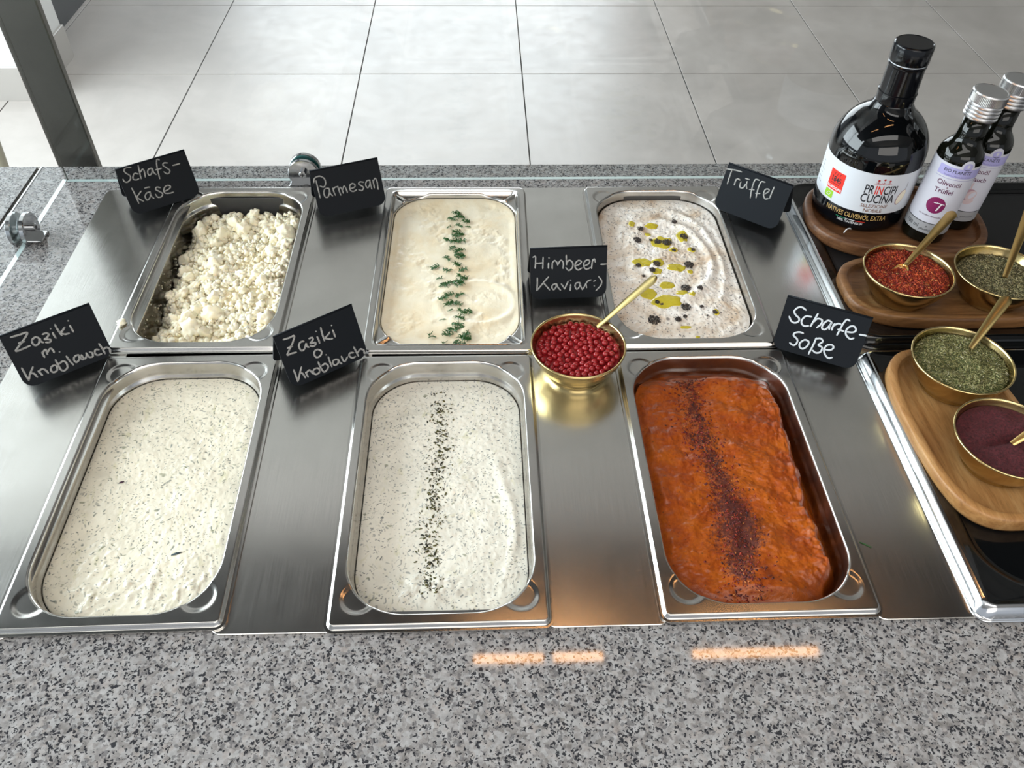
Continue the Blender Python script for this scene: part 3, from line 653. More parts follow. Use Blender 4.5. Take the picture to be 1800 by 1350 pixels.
X, Y = pan_xy('feta', -86, -118)
o = mesh('cheese_crumb', TL[2][0]*np.array([4.5, 7, 2.5]), TL[2][1], M['feta'], None, True, loc=(X, Y, 5.4)); tag(o, 'smear of cheese stuck on the left flange of the cheese pan', 'cheese')

# traced positions on the dips and handwriting strokes (mm)
OIL = [(313.7,577.5,4.6,6.2),(339.4,570.7,9.2,5.1),(331.9,553.8,4.0,3.8),(375.2,546.4,8.2,11.5),(347.2,535.7,13.9,12.9),(359.2,519.4,5.8,4.8),(383.0,519.1,5.5,5.3),(315.2,493.8,11.1,9.2),(335.8,493.5,7.9,7.7),(356.2,483.0,11.3,8.6),(372.9,475.2,3.9,3.8),(331.4,475.7,7.1,6.2),(339.5,448.5,10.0,6.8),(314.2,433.3,10.7,9.9),(334.5,417.7,18.1,11.4),(355.4,433.8,7.7,5.1),(366.0,429.0,4.2,4.3),(389.2,397.4,3.7,4.9),(349.2,373.6,6.2,3.0),(359.8,356.2,2.9,2.1)]
TRU = [(323.2,562.9,5.0),(315.9,539.7,6.2),(333.9,540.5,2.5),(342.4,537.1,6.5),(353.4,534.3,7.3),(369.4,576.0,4.3),(377.5,546.3,6.3),(359.6,518.0,3.2),(383.9,518.3,2.9),(310.2,487.4,3.8),(333.5,489.7,5.9),(326.0,477.1,4.7),(373.5,487.8,7.1),(313.5,466.0,1.8),(361.3,442.1,7.4),(377.5,438.3,4.0),(322.9,416.7,3.3),(327.6,413.2,2.1),(355.1,407.0,7.1),(373.6,406.3,2.7),(314.6,386.3,9.0),(342.6,386.9,4.4),(351.4,390.8,3.0),(387.3,396.3,3.3),(377.3,390.8,1.2)]
DILL = [(83.0,599.8),(89.4,588.8),(77.0,586.3),(97.1,579.3),(86.5,571.5),(85.1,559.7),(82.2,549.4),(89.7,551.9),(88.4,536.6),(78.7,536.8),(78.2,521.8),(88.6,516.7),(85.8,508.2),(91.7,504.5),(72.7,502.3),(60.1,484.7),(72.6,477.5),(86.1,487.8),(91.9,477.2),(93.5,462.2),(68.3,449.0),(76.7,451.1),(85.1,453.2),(90.8,448.7),(88.2,428.8),(78.5,431.1),(69.7,422.6),(78.8,414.9),(87.0,414.8),(94.0,398.9),(99.5,400.9),(92.1,386.5),(86.2,376.4),(79.7,368.5),(87.6,368.4),(78.5,360.6),(95.7,358.3),(97.7,352.4),(88.0,344.9),(93.2,342.8)]
DTHIN = [(65.1,461.4),(79.0,402.3),(58.6,362.9),(60.1,357.0),(70.4,540.7),(69.9,386.9),(74.3,567.7),(98.7,568.7),(74.8,347.0)]
STROKES = {"zazm":{"pose":[-314.352,301.081,1.294,0.6,0.416,89.871,60.113,0.024],"st":[[[-35.0,55.0],[-27.6,54.3],[-19.7,53.7],[-26.1,47.8],[-36.8,40.5],[-29.8,39.9],[-23.1,40.3]],[[-31.2,46.7],[-28.3,46.6],[-25.5,46.4]],[[-12.4,43.9],[-14.8,46.5],[-18.8,45.2],[-20.0,41.9],[-18.6,38.6],[-14.8,39.5],[-12.2,43.7],[-12.5,40.8],[-10.9,38.5]],[[-8.2,46.6],[-4.8,46.6],[-3.0,44.6],[-5.5,42.2],[-8.6,41.3],[-5.3,39.8],[-3.7,38.3],[-5.4,36.7],[-8.9,37.9]],[[1.0,44.7],[1.0,41.6],[1.4,38.3]],[[0.8,49.3],[0.9,49.1]],[[6.3,51.6],[6.4,46.1],[7.4,38.7]],[[13.4,45.7],[10.6,43.5],[7.8,41.6],[10.5,38.8],[14.7,38.2]],[[18.4,45.4],[18.5,41.9],[18.7,37.9]],[[18.9,50.6],[18.9,50.5]],[[-16.0,29.9],[-16.1,27.6],[-16.1,24.0]],[[-16.0,29.1],[-12.0,31.2],[-12.5,26.7],[-12.2,25.8]],[[-12.2,27.3],[-7.7,30.4],[-6.2,27.7],[-6.3,25.0]],[[-1.6,23.7],[-1.5,23.6]],[[-39.3,22.2],[-39.1,14.9],[-38.9,7.7]],[[-29.8,19.1],[-35.3,13.1],[-38.9,7.7]],[[-34.3,13.8],[-31.7,12.2],[-30.5,7.6]],[[-27.2,13.2],[-26.5,10.4],[-25.5,7.5]],[[-27.0,12.2],[-23.6,13.8],[-21.1,11.8],[-19.8,7.5]],[[-11.8,12.9],[-14.9,12.0],[-16.5,8.7],[-15.0,6.0],[-11.2,6.9],[-9.9,11.1],[-11.8,12.9]],[[-8.3,17.6],[-8.1,11.9],[-8.0,6.2],[-5.8,3.6],[-1.5,5.5],[-0.5,10.6],[-2.7,13.3],[-7.3,12.3]],[[2.4,16.9],[3.3,11.3],[4.6,5.8]],[[13.4,13.7],[9.9,13.7],[7.3,11.0],[8.3,7.2],[11.9,8.8],[13.7,12.7],[13.9,8.6],[15.3,7.1]],[[15.7,12.6],[16.2,9.1],[17.5,7.3],[20.3,10.4],[20.7,12.7]],[[20.9,11.7],[21.7,7.3],[24.9,6.6],[25.9,10.2],[24.0,12.3]],[[33.2,10.8],[30.3,12.2],[28.2,9.1],[29.6,6.0],[33.8,5.7]],[[35.7,16.9],[36.5,11.7],[36.9,4.6]],[[36.8,9.2],[40.2,10.4],[42.7,8.0],[41.9,3.1]]]},"zazo":{"pose":[-43.197,295.659,1.109,0.591,0.369,89.365,58.095,-0.007],"st":[[[-35.6,53.0],[-29.6,52.3],[-23.7,52.1],[-28.2,45.5],[-37.1,36.7],[-32.9,36.0],[-27.6,35.2]],[[-34.6,42.9],[-32.0,43.0],[-29.1,42.8]],[[-16.3,42.8],[-19.9,43.5],[-22.9,40.1],[-22.1,34.7],[-18.5,35.1],[-15.0,39.9],[-15.3,36.8],[-13.6,34.9]],[[-10.5,43.4],[-7.1,43.1],[-7.2,40.4],[-11.0,38.1],[-6.0,37.1],[-5.9,35.1],[-8.6,33.9],[-11.8,35.7]],[[-1.8,42.0],[-1.5,38.0],[-1.5,34.4]],[[-1.2,47.7],[-1.1,47.5]],[[4.9,49.3],[4.2,42.6],[4.0,34.8]],[[12.3,41.1],[9.2,38.9],[5.6,37.3],[9.3,34.5],[12.9,33.4]],[[16.0,41.9],[16.1,38.3],[16.1,34.0]],[[16.4,47.2],[16.5,47.0]],[[-5.3,28.9],[-8.7,28.9],[-11.0,25.5],[-9.7,21.4],[-5.4,21.4],[-2.7,25.0],[-5.3,28.9]],[[0.6,20.0],[0.7,19.8]],[[-36.4,19.0],[-36.4,12.3],[-36.7,5.6]],[[-27.9,18.4],[-31.5,13.2],[-35.7,6.3]],[[-30.6,13.6],[-28.7,10.3],[-27.9,5.9]],[[-25.7,11.4],[-25.4,8.8],[-25.0,5.4]],[[-25.2,10.4],[-21.6,11.9],[-20.1,9.6],[-18.9,6.3]],[[-13.9,10.8],[-17.3,10.0],[-18.2,7.1],[-16.0,4.5],[-12.2,5.2],[-11.4,8.9],[-13.9,10.8]],[[-9.8,16.2],[-9.4,10.4],[-7.7,3.6],[-3.5,4.5],[-1.3,7.6],[-3.6,11.4],[-7.8,10.5]],[[2.1,16.9],[2.0,11.7],[2.2,5.2]],[[10.3,10.5],[6.5,11.0],[4.4,8.2],[6.2,5.0],[10.2,6.5],[11.0,10.2],[11.5,6.7],[13.3,3.8]],[[15.4,11.5],[16.1,6.3],[17.6,4.8],[21.6,8.3]],[[29.3,9.8],[25.6,11.0],[23.7,8.6],[26.2,5.0],[30.2,4.9]],[[31.5,15.7],[32.3,10.5],[33.2,4.0]],[[33.4,7.6],[37.5,10.3],[40.8,7.6],[40.3,3.7]]]},"schaf":{"pose":[-291.786,609.893,1.701,0.573,0.506,91.329,63.65,0.011],"st":[[[-25.3,56.9],[-29.5,58.5],[-33.9,56.9],[-34.0,53.1],[-30.2,48.1],[-31.3,43.8],[-36.0,41.5],[-39.0,43.2],[-39.5,46.4]],[[-20.0,47.2],[-23.7,49.1],[-26.9,46.3],[-28.0,42.8],[-24.9,41.1],[-21.4,41.5]],[[-16.2,57.1],[-17.6,49.5],[-19.0,40.7]],[[-16.8,48.5],[-13.0,51.2],[-11.9,48.5],[-13.5,41.3]],[[-2.0,49.4],[-6.3,49.1],[-8.7,45.3],[-7.9,41.9],[-4.0,43.8],[-1.4,49.1],[-1.7,43.8],[0.2,40.2]],[[10.5,56.3],[8.1,57.8],[5.7,53.2],[3.9,44.4],[2.4,34.4]],[[1.5,45.9],[5.3,45.9],[9.2,45.9]],[[18.7,50.0],[14.5,51.2],[12.3,48.8],[15.0,44.9],[17.9,40.9],[15.8,37.7],[12.8,37.8],[10.5,40.8]],[[23.7,45.3],[28.3,45.1],[32.6,45.0]],[[-34.0,33.1],[-33.3,25.1],[-33.1,13.0]],[[-24.8,26.3],[-28.6,23.6],[-32.1,20.9],[-29.9,17.0],[-26.7,13.7]],[[-14.7,22.3],[-19.3,22.2],[-22.7,18.6],[-22.1,13.7],[-17.3,16.1],[-15.0,21.6],[-15.4,17.0],[-13.5,13.3]],[[-19.3,28.4],[-15.9,28.5],[-13.0,28.0]],[[-1.1,23.4],[-4.9,25.4],[-7.4,23.1],[-4.2,19.7],[-1.3,15.6],[-4.1,12.6],[-8.5,13.2],[-9.7,17.6]],[[2.0,17.7],[7.0,18.5],[10.9,20.4],[10.4,22.9],[6.0,23.5],[2.1,20.0],[1.8,15.4],[7.3,13.6],[12.3,13.6]]]},"parm":{"pose":[-49.331,594.123,1.388,0.361,0.382,90.121,61.097,-0.012],"st":[[[-38.8,46.6],[-38.7,37.7],[-38.6,24.7]],[[-42.0,44.8],[-39.6,50.0],[-32.9,51.1],[-28.1,47.0],[-27.7,41.3],[-31.0,37.1],[-35.5,39.2]],[[-25.1,34.4],[-30.0,34.5],[-32.6,30.1],[-32.1,24.7],[-29.0,23.7],[-26.0,28.0],[-24.8,33.5],[-24.8,27.8],[-22.7,24.1]],[[-20.3,33.5],[-20.0,29.3],[-19.0,24.2]],[[-20.0,31.0],[-17.8,33.8],[-14.4,34.0]],[[-13.5,34.6],[-13.0,28.8],[-12.2,22.9]],[[-13.3,29.7],[-10.6,32.4],[-8.9,28.8],[-8.5,24.7]],[[-8.5,28.8],[-5.5,33.1],[-3.8,29.5],[-3.1,24.5]],[[1.5,28.5],[7.0,29.1],[8.5,32.1],[5.6,34.3],[1.9,32.5],[1.1,26.9],[4.4,24.3],[9.2,25.4]],[[20.4,33.1],[15.6,34.4],[13.5,32.0],[17.0,28.8],[18.6,26.1],[15.9,23.3],[12.0,24.9]],[[29.0,34.0],[24.8,34.0],[22.2,29.5],[23.9,25.1],[27.5,28.5],[28.5,33.3],[28.5,26.7],[28.9,22.5]],[[32.3,33.4],[32.6,28.4],[32.5,23.4]],[[32.8,31.6],[36.0,35.1],[37.6,29.9],[37.0,20.5]]]},"himb":{"pose":[216.349,412.803,0.95,0.045,0.406,87.138,59.004,-0.01],"st":[[[-41.0,49.7],[-38.1,50.2],[-38.1,44.0],[-38.6,36.9]],[[-29.4,49.4],[-29.6,42.6],[-29.9,36.1]],[[-38.0,42.5],[-33.7,42.4],[-29.3,42.9]],[[-23.2,42.4],[-23.4,38.9],[-23.3,36.2]],[[-23.0,48.3],[-22.7,48.1]],[[-18.8,42.9],[-19.0,38.7],[-18.9,35.5]],[[-18.8,42.3],[-16.2,44.9],[-13.3,42.1],[-12.7,39.4]],[[-12.7,39.7],[-9.2,45.0],[-6.3,41.9],[-6.5,35.4]],[[-3.0,50.7],[-2.8,45.4],[-2.4,39.5]],[[-2.5,41.8],[0.7,44.7],[4.5,41.6],[4.4,36.3],[0.3,32.8],[-3.3,36.2]],[[8.4,38.0],[12.5,39.6],[14.5,42.5],[11.2,44.1],[7.8,40.9],[7.6,36.2],[10.9,33.1],[15.2,35.1]],[[18.7,37.7],[22.5,39.3],[24.2,42.8],[21.2,44.4],[17.7,41.3],[17.9,35.9],[20.9,33.4],[25.2,35.4]],[[27.6,44.5],[26.9,39.2],[26.4,34.2]],[[27.1,42.2],[29.4,45.1],[30.7,41.2]],[[36.9,38.6],[40.2,38.5],[43.7,38.7]],[[-36.2,25.5],[-36.2,18.9],[-36.8,10.5]],[[-23.4,26.1],[-28.9,19.9],[-36.2,11.1]],[[-29.2,19.3],[-25.9,15.6],[-22.0,10.7]],[[-14.8,17.7],[-18.3,16.6],[-19.4,13.6],[-17.6,10.8],[-14.7,13.5],[-14.2,17.7],[-12.3,13.4],[-9.3,10.0]],[[-8.6,17.2],[-6.8,15.0],[-4.6,11.3]],[[-0.6,20.0],[-2.3,16.1],[-4.6,11.3]],[[2.4,16.0],[2.2,12.3],[1.9,9.0]],[[2.0,21.4],[2.3,21.2]],[[13.0,18.1],[8.9,17.6],[7.5,14.0],[9.6,10.3],[12.5,13.2],[13.0,17.8],[14.3,13.2],[16.1,9.5]],[[16.4,9.8],[19.3,14.8],[21.8,19.0],[25.9,20.7]],[[20.5,15.4],[21.1,11.8]],[[29.3,18.8],[31.3,19.9]],[[29.7,13.6],[30.0,13.4]],[[34.7,24.6],[38.4,19.1],[37.4,13.7],[32.0,7.8]]]},"truf":{"pose":[457.177,570.198,1.288,-0.667,0.436,88.902,61.422,-0.002],"st":[[[-44.0,51.5],[-33.5,53.6],[-24.1,54.2]],[[-37.1,51.8],[-37.1,43.7],[-36.5,34.3]],[[-27.7,43.4],[-27.5,38.9],[-27.4,35.9]],[[-27.8,40.9],[-26.0,44.5],[-22.6,44.1]],[[-20.3,42.4],[-20.3,38.4],[-18.5,35.4],[-14.8,36.7],[-13.6,41.7]],[[-13.0,45.4],[-12.3,41.1],[-10.0,36.9]],[[-16.3,48.3],[-11.1,48.6]],[[1.3,51.9],[-3.7,51.1],[-4.3,44.9],[-3.3,36.2],[-1.4,27.7]],[[-6.4,37.1],[-0.6,38.6]],[[9.1,52.0],[4.3,50.9],[3.7,44.7],[4.3,36.9],[5.5,30.2]],[[2.9,35.3],[8.1,36.7]],[[14.3,38.3],[17.7,42.6],[17.1,45.3],[13.0,43.9],[12.9,37.8],[16.5,33.1],[20.6,34.5]],[[22.3,50.2],[22.1,42.1],[22.2,35.6]]]},"scha":{"pose":[472.117,307.066,0.781,-0.452,0.378,86.265,57.665,-0.009],"st":[[[-21.7,49.4],[-26.4,51.2],[-30.5,49.6],[-32.8,44.9],[-30.0,41.3],[-25.8,38.9],[-25.4,35.3],[-28.7,32.8],[-32.7,33.8],[-36.1,38.0]],[[-14.0,44.0],[-19.7,43.0],[-22.3,38.5],[-21.7,34.3],[-18.3,32.3],[-14.0,33.7]],[[-9.0,49.2],[-10.5,41.5],[-12.0,33.6]],[[-10.4,39.3],[-7.9,43.7],[-3.2,43.7],[-2.5,39.5],[-5.5,34.2]],[[6.5,44.5],[2.5,44.7],[-0.5,39.4],[-0.4,35.0],[3.1,34.6],[5.6,39.1],[7.3,44.1],[6.2,39.3],[7.0,35.9]],[[10.2,43.5],[9.4,39.6],[9.6,36.0]],[[10.2,41.3],[13.1,44.4],[16.3,44.7]],[[23.6,50.6],[20.2,51.0],[18.1,45.2],[17.1,38.3],[16.2,32.2]],[[15.1,38.4],[18.4,38.4],[21.2,38.1]],[[24.3,38.4],[29.9,39.5],[32.5,42.5],[29.7,46.0],[25.5,44.7],[23.3,39.6],[24.9,34.9],[29.8,32.1],[33.1,33.9]],[[37.2,39.2],[40.9,39.7],[44.1,39.9]],[[-16.8,24.3],[-21.2,24.3],[-25.3,21.9],[-25.3,18.9],[-20.6,15.9],[-20.0,11.6],[-22.4,8.5],[-27.0,10.0]],[[-14.2,17.2],[-16.9,12.6],[-15.5,8.4],[-11.9,7.7],[-8.6,12.2],[-8.6,16.7],[-11.8,18.0],[-14.2,17.2]],[[-2.6,23.2],[-3.2,14.7],[-4.8,3.6]],[[-2.4,22.5],[1.9,23.9],[4.8,21.1],[1.7,16.3],[6.2,14.8],[5.9,9.4],[1.9,7.3],[-2.1,9.0]],[[9.3,13.5],[15.0,14.6],[17.1,18.3],[14.4,20.4],[9.8,18.2],[8.9,12.6],[11.9,7.6],[15.9,5.5],[19.1,7.3]]]}}

# ------------------------------------------------------------------ oil pools, truffle crumbs, dill on the dips
OIL_LAB = {0: 'small round oil spot farthest left in the back row of the truffle cream', 1: 'long thin oil pool nearest the back of the truffle cream', 3: 'round oil pool in the right of the second row, dark truffle on it',
           4: 'broad oil pool in the second row, half covered by truffle crumbs', 7: 'wide oil pool at the left end of the middle row', 8: 'oil pool with a truffle clump on it, middle row, next to the wide left one', 9: 'oblong oil pool with a clean surface at the right of the middle row',
           12: 'curved oil pool just right of the gold spoon tip', 13: 'oil pool partly hidden behind the gold spoon handle', 14: 'largest oil pool, in the front half of the truffle cream', 15: 'flat oil pool touching a truffle clump, right of the largest pool', 18: 'thin pale oil streak near the front edge of the truffle cream'}
TRU_LAB = {3: 'truffle crumbs at the left end of the broad oil pool', 4: 'truffle crumbs at the right end of the broad oil pool', 5: 'truffle crumb nearest the back of the truffle cream', 6: 'truffle clump on the round oil pool at the right', 10: 'truffle clump on the second oil pool of the middle row',
           11: 'truffle crumb just behind the tip of the gold spoon', 12: 'large truffle clump at the right end of the oblong oil pool', 14: 'large truffle clump in the right half, behind the largest oil pool', 18: 'large truffle clump at the right end of the largest oil pool', 20: 'largest dark truffle clump, near the front left of the truffle cream', 21: 'medium truffle clump right of the largest clump, near the front'}
def on_dip(key, hf, ze, X, Y, style=0):
    x, y = pan_local(key, X, Y); return float(surf(key, hf, ze, np.array(x), np.array(y), style))
for i, (X, Y, rx, ry) in enumerate(OIL):
    a = np.linspace(0, 2*math.pi, 28, endpoint=False); w = 1+0.30*noise(np.stack([np.cos(a)*1.3+i*9, np.sin(a)*1.3, 0*a+i], 1))
    rings = []
    for f, dz in ((1.0, -0.6), (0.97, 0.15), (0.85, 0.45), (0.5, 0.55), (0.02, 0.6)):
        ex, ey = rx*f*w*np.cos(a), ry*f*w*np.sin(a)
        lx, ly = pan_local('truffle', X+ex, Y+ey); zz = surf('truffle', h_tr, -10, lx, ly)
        c0 = on_dip('truffle', h_tr, -10, X, Y)
        rings.append(np.stack([ex, ey, (zz-c0)*0.9+dz+0.15], 1))
    V, F = loftq(rings)
    o = mesh('oil_pool', V, F, M['oil'], None, True, loc=(X, Y, on_dip('truffle', h_tr, -10, X, Y))); tag(o, OIL_LAB.get(i, 'small yellow spot of olive oil on the truffle cream'), 'oil', 'oil pools on the truffle cream')
o = None
tcols = np.array([(0.030, 0.020, 0.014), (0.055, 0.038, 0.028), (0.018, 0.012, 0.010)])
for i, (X, Y, r) in enumerate(TRU):
    n = int(26+r*14); ang = RNG.uniform(0, 6.28, n); rad = r*0.8*np.sqrt(RNG.uniform(0, 1, n)); x, y = rad*np.cos(ang), rad*np.sin(ang)*1.1
    s = RNG.uniform(0.5, 1.25, n)*(0.7+0.04*r); z = 0.7+np.maximum(0, (r-rad))*0.12+RNG.uniform(0, 0.5, n)
    V, F, C = scatter(lumpy(60+i % 4, 1, 0.6), np.stack([x, y, z], 1), np.stack([s, s*.8, s*.6], 1), rand_rot(n), tcols[RNG.integers(0, 3, n)])
    o = mesh('truffle_crumb', V, F, M['vwet'], None, False, cols=C, loc=(X, Y, on_dip('truffle', h_tr, -10, X, Y))); tag(o, TRU_LAB.get(i, 'small dark crumb of chopped truffle on the whipped truffle cream'), 'truffle', 'truffle crumbs on the truffle cream')
def sprig(n, spread, seed):
    r = random.Random(seed); parts = []; L = spread
    stem = [(-L*0.6, 0, 0.4), (0, r.uniform(-.8, .8), 0.8), (L*0.6, r.uniform(-1, 1), 0.7)]
    parts.append(tube(stem, [0.42, 0.38, 0.2], 4))
    for k in range(n):
        t = r.uniform(-0.6, 0.6)*L; a = r.uniform(-1.1, 1.1)+(0 if k % 2 else math.pi)*0.0+r.choice((0.9, -0.9)); l = r.uniform(0.5, 1.05)*L*0.75
        p0 = (t, 0, 0.7); p1 = (t+l*.5*math.cos(a), l*.5*math.sin(a), 1.3+r.uniform(0, .8)); a2 = a+r.uniform(-.4, .4); p2 = (t+l*math.cos(a2), l*math.sin(a2), r.uniform(0.3, 1.6))
        parts.append(tube([p0, p1, p2], [0.42, 0.36, 0.14], 3))
    V, F = merge(parts); me = bpy.data.meshes.new('dill_sprig'); me.from_pydata((np.array(V)*MM).tolist(), [], F); me.materials.append(M['dill']); return me
M['dill'] = simple('fresh_dill', (0.030, 0.105, 0.022), 0.45)
dm = [sprig(22, 5.4, s) for s in range(5)]; dt = [sprig(2, 4.2, 40+s) for s in range(3)]
for i, (X, Y) in enumerate(DILL+DTHIN):
    big = i < len(DILL); o = bpy.data.objects.new('dill_sprig', (dm[i % 5] if big else dt[i % 3])); COL.objects.link(o)
    o.location = (X*MM, Y*MM, (on_dip('cream', h_cr, -5.5, X, Y, 1)+0.1)*MM); o.rotation_euler = (0, 0, random.uniform(-0.9, 0.9)+(math.pi if i % 2 else 0)); k = random.uniform(1.25, 1.75); o.scale = (k, k, k)
    tag(o, 'small feathery sprig of fresh dill on the pale yellow cream', 'herb', 'dill sprigs down the middle of the cream')
# stray bits
o = mesh('dill_sprig', *tube([(-5, 3, 0.5), (0, 0, 0.5), (4, -3, 0.9)], [0.5, 0.6, 0.3], 5), M['dill'], None, True, loc=(456, 71, -1.9)); tag(o, 'single dill tip fallen on the steel plate right of the sauce pan', 'herb')
for (X, Y, lab) in ((-231.4, 167.8, 'purple speck of onion lying on the plain yoghurt dip'), (-159.0, 85.6, 'dark blue-green leaf shred near the front of the plain yoghurt dip')):
    x, y = pan_local('zaz_a', X, Y); z = float(surf('zaz_a', h_za, -17, np.array(x), np.array(y)))
    c = (0.06, 0.01, 0.04) if X < -200 else (0.02, 0.05, 0.06)
    o = mesh('vegetable_shred', FLAKE[0]*np.array([2.6 if X < -200 else 5, 1.6, 0.8]), FLAKE[1], simple('shred_colour', c, 0.4), None, False, loc=(X, Y, z+0.5), rz=0.3); tag(o, lab, 'vegetable')

# ------------------------------------------------------------------ chalkboard signs
def build_sign(key, label, cat='sign'):
    d = STROKES[key]; x, y, z, yaw, tilt, w, h, roll = d['pose']; tilt = 0.42; W2, Hh = 44.2, 60.0
    n = np.array([-math.sin(yaw), math.cos(yaw)]); x -= n[0]*2.2*0; y -= 2.6
    root = empty('chalkboard_sign', (x, y, 4.9), yaw); tag(root, label, cat)
    def panel(sgn, name):
        # outline in (u, v), v=0 bottom; both panels meet at the top fold
        R = 11.0; P = [(-W2, Hh), (-W2, R)]
        for k in range(1, 8): a = math.pi+k*math.pi/16; P.append((-W2+R+R*math.cos(a), R+R*math.sin(a)))
        P.append((-W2+R, 0)); P.append((W2-R, 0))
        for k in range(1, 8): a = 1.5*math.pi+k*math.pi/16; P.append((W2-R+R*math.cos(a), R+R*math.sin(a)))
        P.append((W2, R)); P.append((W2, Hh))
        e = np.array([0, math.sin(tilt), math.cos(tilt)]); f = np.array([0, -math.cos(tilt), math.sin(tilt)])
        V = []
        for off in (0.0, -1.3):
            for u, v in P:
                q = np.array([u, 0, 0])+e*v+f*off
                if sgn < 0: q[1] = 2*Hh*math.sin(tilt)-q[1]
                V.append(q)
        m = len(P); F = [tuple(range(m)), tuple(range(2*m-1, m-1, -1))]+[(i, i+m, (i+1) % m+m, (i+1) % m) for i in range(m)]
        if sgn < 0: F = [tuple(reversed(t)) for t in F]
        o = mesh(name, V, F, M['board'], root); return o
    panel(1, 'front_panel'); panel(-1, 'back_panel')
    fo = mesh('fold', *tube([(-W2, Hh*math.sin(tilt), Hh*math.cos(tilt)-0.4), (W2, Hh*math.sin(tilt), Hh*math.cos(tilt)-0.4)], 1.0, 8), M['board'], root, True)
    e = np.array([0, math.sin(tilt), math.cos(tilt)]); f = np.array([0, -math.cos(tilt), math.sin(tilt)]); parts = []
    wd = 0.95 if key in ('zazm', 'zazo', 'scha') else 0.82
    for st in d['st']:
        P = catmull([np.array([u, 0, 0])+e*v+f*0.22 for u, v in st], 5)
        if len(st) == 2 and math.hypot(st[0][0]-st[1][0], st[0][1]-st[1][1]) < 1.2: P = [P[0], (P[0]+P[-1])/2, P[-1]+np.array([0.2, 0, 0])]
        rd = [wd*(0.75 if i in (0, len(P)-1) else 1.0) for i in range(len(P))]
        # round ends
        d0 = P[0]-P[1]; d0 = d0/(np.linalg.norm(d0)+1e-9); d1 = P[-1]-P[-2]; d1 = d1/(np.linalg.norm(d1)+1e-9)
        parts.append(tube([P[0]+d0*0.6]+P+[P[-1]+d1*0.6], [wd*0.35]+rd+[wd*0.35], 6, True, 0.30, f))
    V, F = merge(parts); mesh('handwriting', V, F, M['chalk2'] if key == 'scha' else M['chalk'], root, False)
    return root
build_sign('schaf', 'black chalkboard sign lettered Schafskäse, standing behind the crumbled cheese pan')
build_sign('parm', 'black chalkboard sign lettered Parmesan, left of the dill-topped cream')
build_sign('zazm', 'black chalkboard sign lettered Zaziki m. Knoblauch, at the left edge')
build_sign('zazo', 'black chalkboard sign lettered Zaziki o. Knoblauch, above the herb-line yoghurt dip')
build_sign('himb', 'black chalkboard sign lettered Himbeer-Kaviar:), behind the bowl of red pearls')
build_sign('truf', 'black chalkboard sign lettered Trüffel, between the truffle cream and the black tray')
build_sign('scha', 'black chalkboard sign lettered Scharfe-Soße, above the red pepper sauce')

# ------------------------------------------------------------------ black trays on the right
def build_tray(cx, cy, w, d, r_out, label, matte, ri=62):
    root = empty('serving_tray', (cx, cy, -1.8)); tag(root, label, 'tray')
    def ring(ins, z, r): q = rr(w-2*ins, d-2*ins, r, 20, 20); q[:, 2] = z; return q
    V, F = loftq([ring(0, 0, r_out), ring(0.0, 1.0, r_out), ring(1.4, 1.3, r_out), ring(2.0, 3.0, r_out), ring(3.2, 6.5, r_out), ring(6.6, 11.8, max(r_out-3, 8)), ring(8.2, 13.0, max(r_out-4, 8)), ring(10.0, 13.2, max(r_out-5, 7))])
    cen = V[F].mean(1); ed = (cen[:, 0] > -w/2+14)
    if matte is M['traymat']: mesh('rim', V, F, [M['chrome'], M['enamel']], root, True, idx=ed.astype(int))  # bright window reflection put in as polished steel on the left side only
    else: mesh('rim', V, F, M['chrome'], root, True)
    V, F = loftq([ring(10.0, 13.2, max(r_out-5, 7)), ring(12.5, 12.3, max(r_out-6, 8)), ring(14, 11.6, r_out+4), ring(19, 10.6, ri-8), ring(23, 8.8, ri-8), ring(26, 7.2, ri-10), ring(27, 6.6, ri-11)])
    mesh('enamel_wall', V, F, M['enamel'], root, True)
    R = [ring(27, 6.6, ri-11), ring(30, 6.0, ri-14), ring(60, 6.0, 30)]; V, F = loft(R, True, False, True); mesh('tray_floor', V, F, matte, root)
    V, F = loft([ring(2, 0.2, r_out), ring(60, 0.2, 30)], True, False, True); mesh('underside', V, [tuple(reversed(f)) for f in F], M['enamel'], root)
    return root
build_tray(522+265, 155, 530, 324, 13, 'black enamelled tray with bright steel rim, front right, under the light wooden board', M['enamel'])
build_tray(520+265, 486, 530, 326, 34, 'black woven-textured tray, left rim in polished steel for its bright reflection, back right, under the oil bottles', M['traymat'])
TF = 4.3   # tray floor height

# ------------------------------------------------------------------ wooden boards
def build_board(cx, cy, a, b, expo, rot, mat, label, h=17.0):
    root = empty('wooden_board', (cx, cy, TF), rot); tag(root, label, 'board')
    n = 96; t = np.linspace(0, 2*math.pi, n, endpoint=False)
    # capsule-like superellipse resampled by arc length
    X = np.sign(np.cos(t))*np.abs(np.cos(t))**(2/expo); Y = np.sign(np.sin(t))*np.abs(np.sin(t))**(2/expo)
    def ring(ins, z): return np.stack([(a-ins)*X, (b-ins)*Y, 0*X+z], 1)
    V, F = loft([ring(4, 0.0), ring(1.0, 1.2), ring(0.0, 4.0), ring(0, h-4), ring(0.5, h-1.2), ring(1.5, h), ring(8.6, h), ring(9.3, h-0.5), ring(10.6, h-5.6), ring(12.6, h-7.3), ring(16, h-7.6)], True, True, True)
    mesh('board_body', V, F, mat, root, True, auto=60); return root
build_board(645, 549, 112, 80, 2.5, -0.16, M['wood_dark'], 'dark walnut oval board carrying the three oil bottles')
build_board(661, 408, 127, 61, 3.2, 0.0, M['wood_mid'], 'brown wooden board under the chili flake bowl and the dried herb bowl')
build_board(594, 190, 63, 113, 2.9, 0.03, M['wood_light'], 'light wooden board in the front tray under two brass bowls')
BT = TF+9.45   # height of a board's sunken top

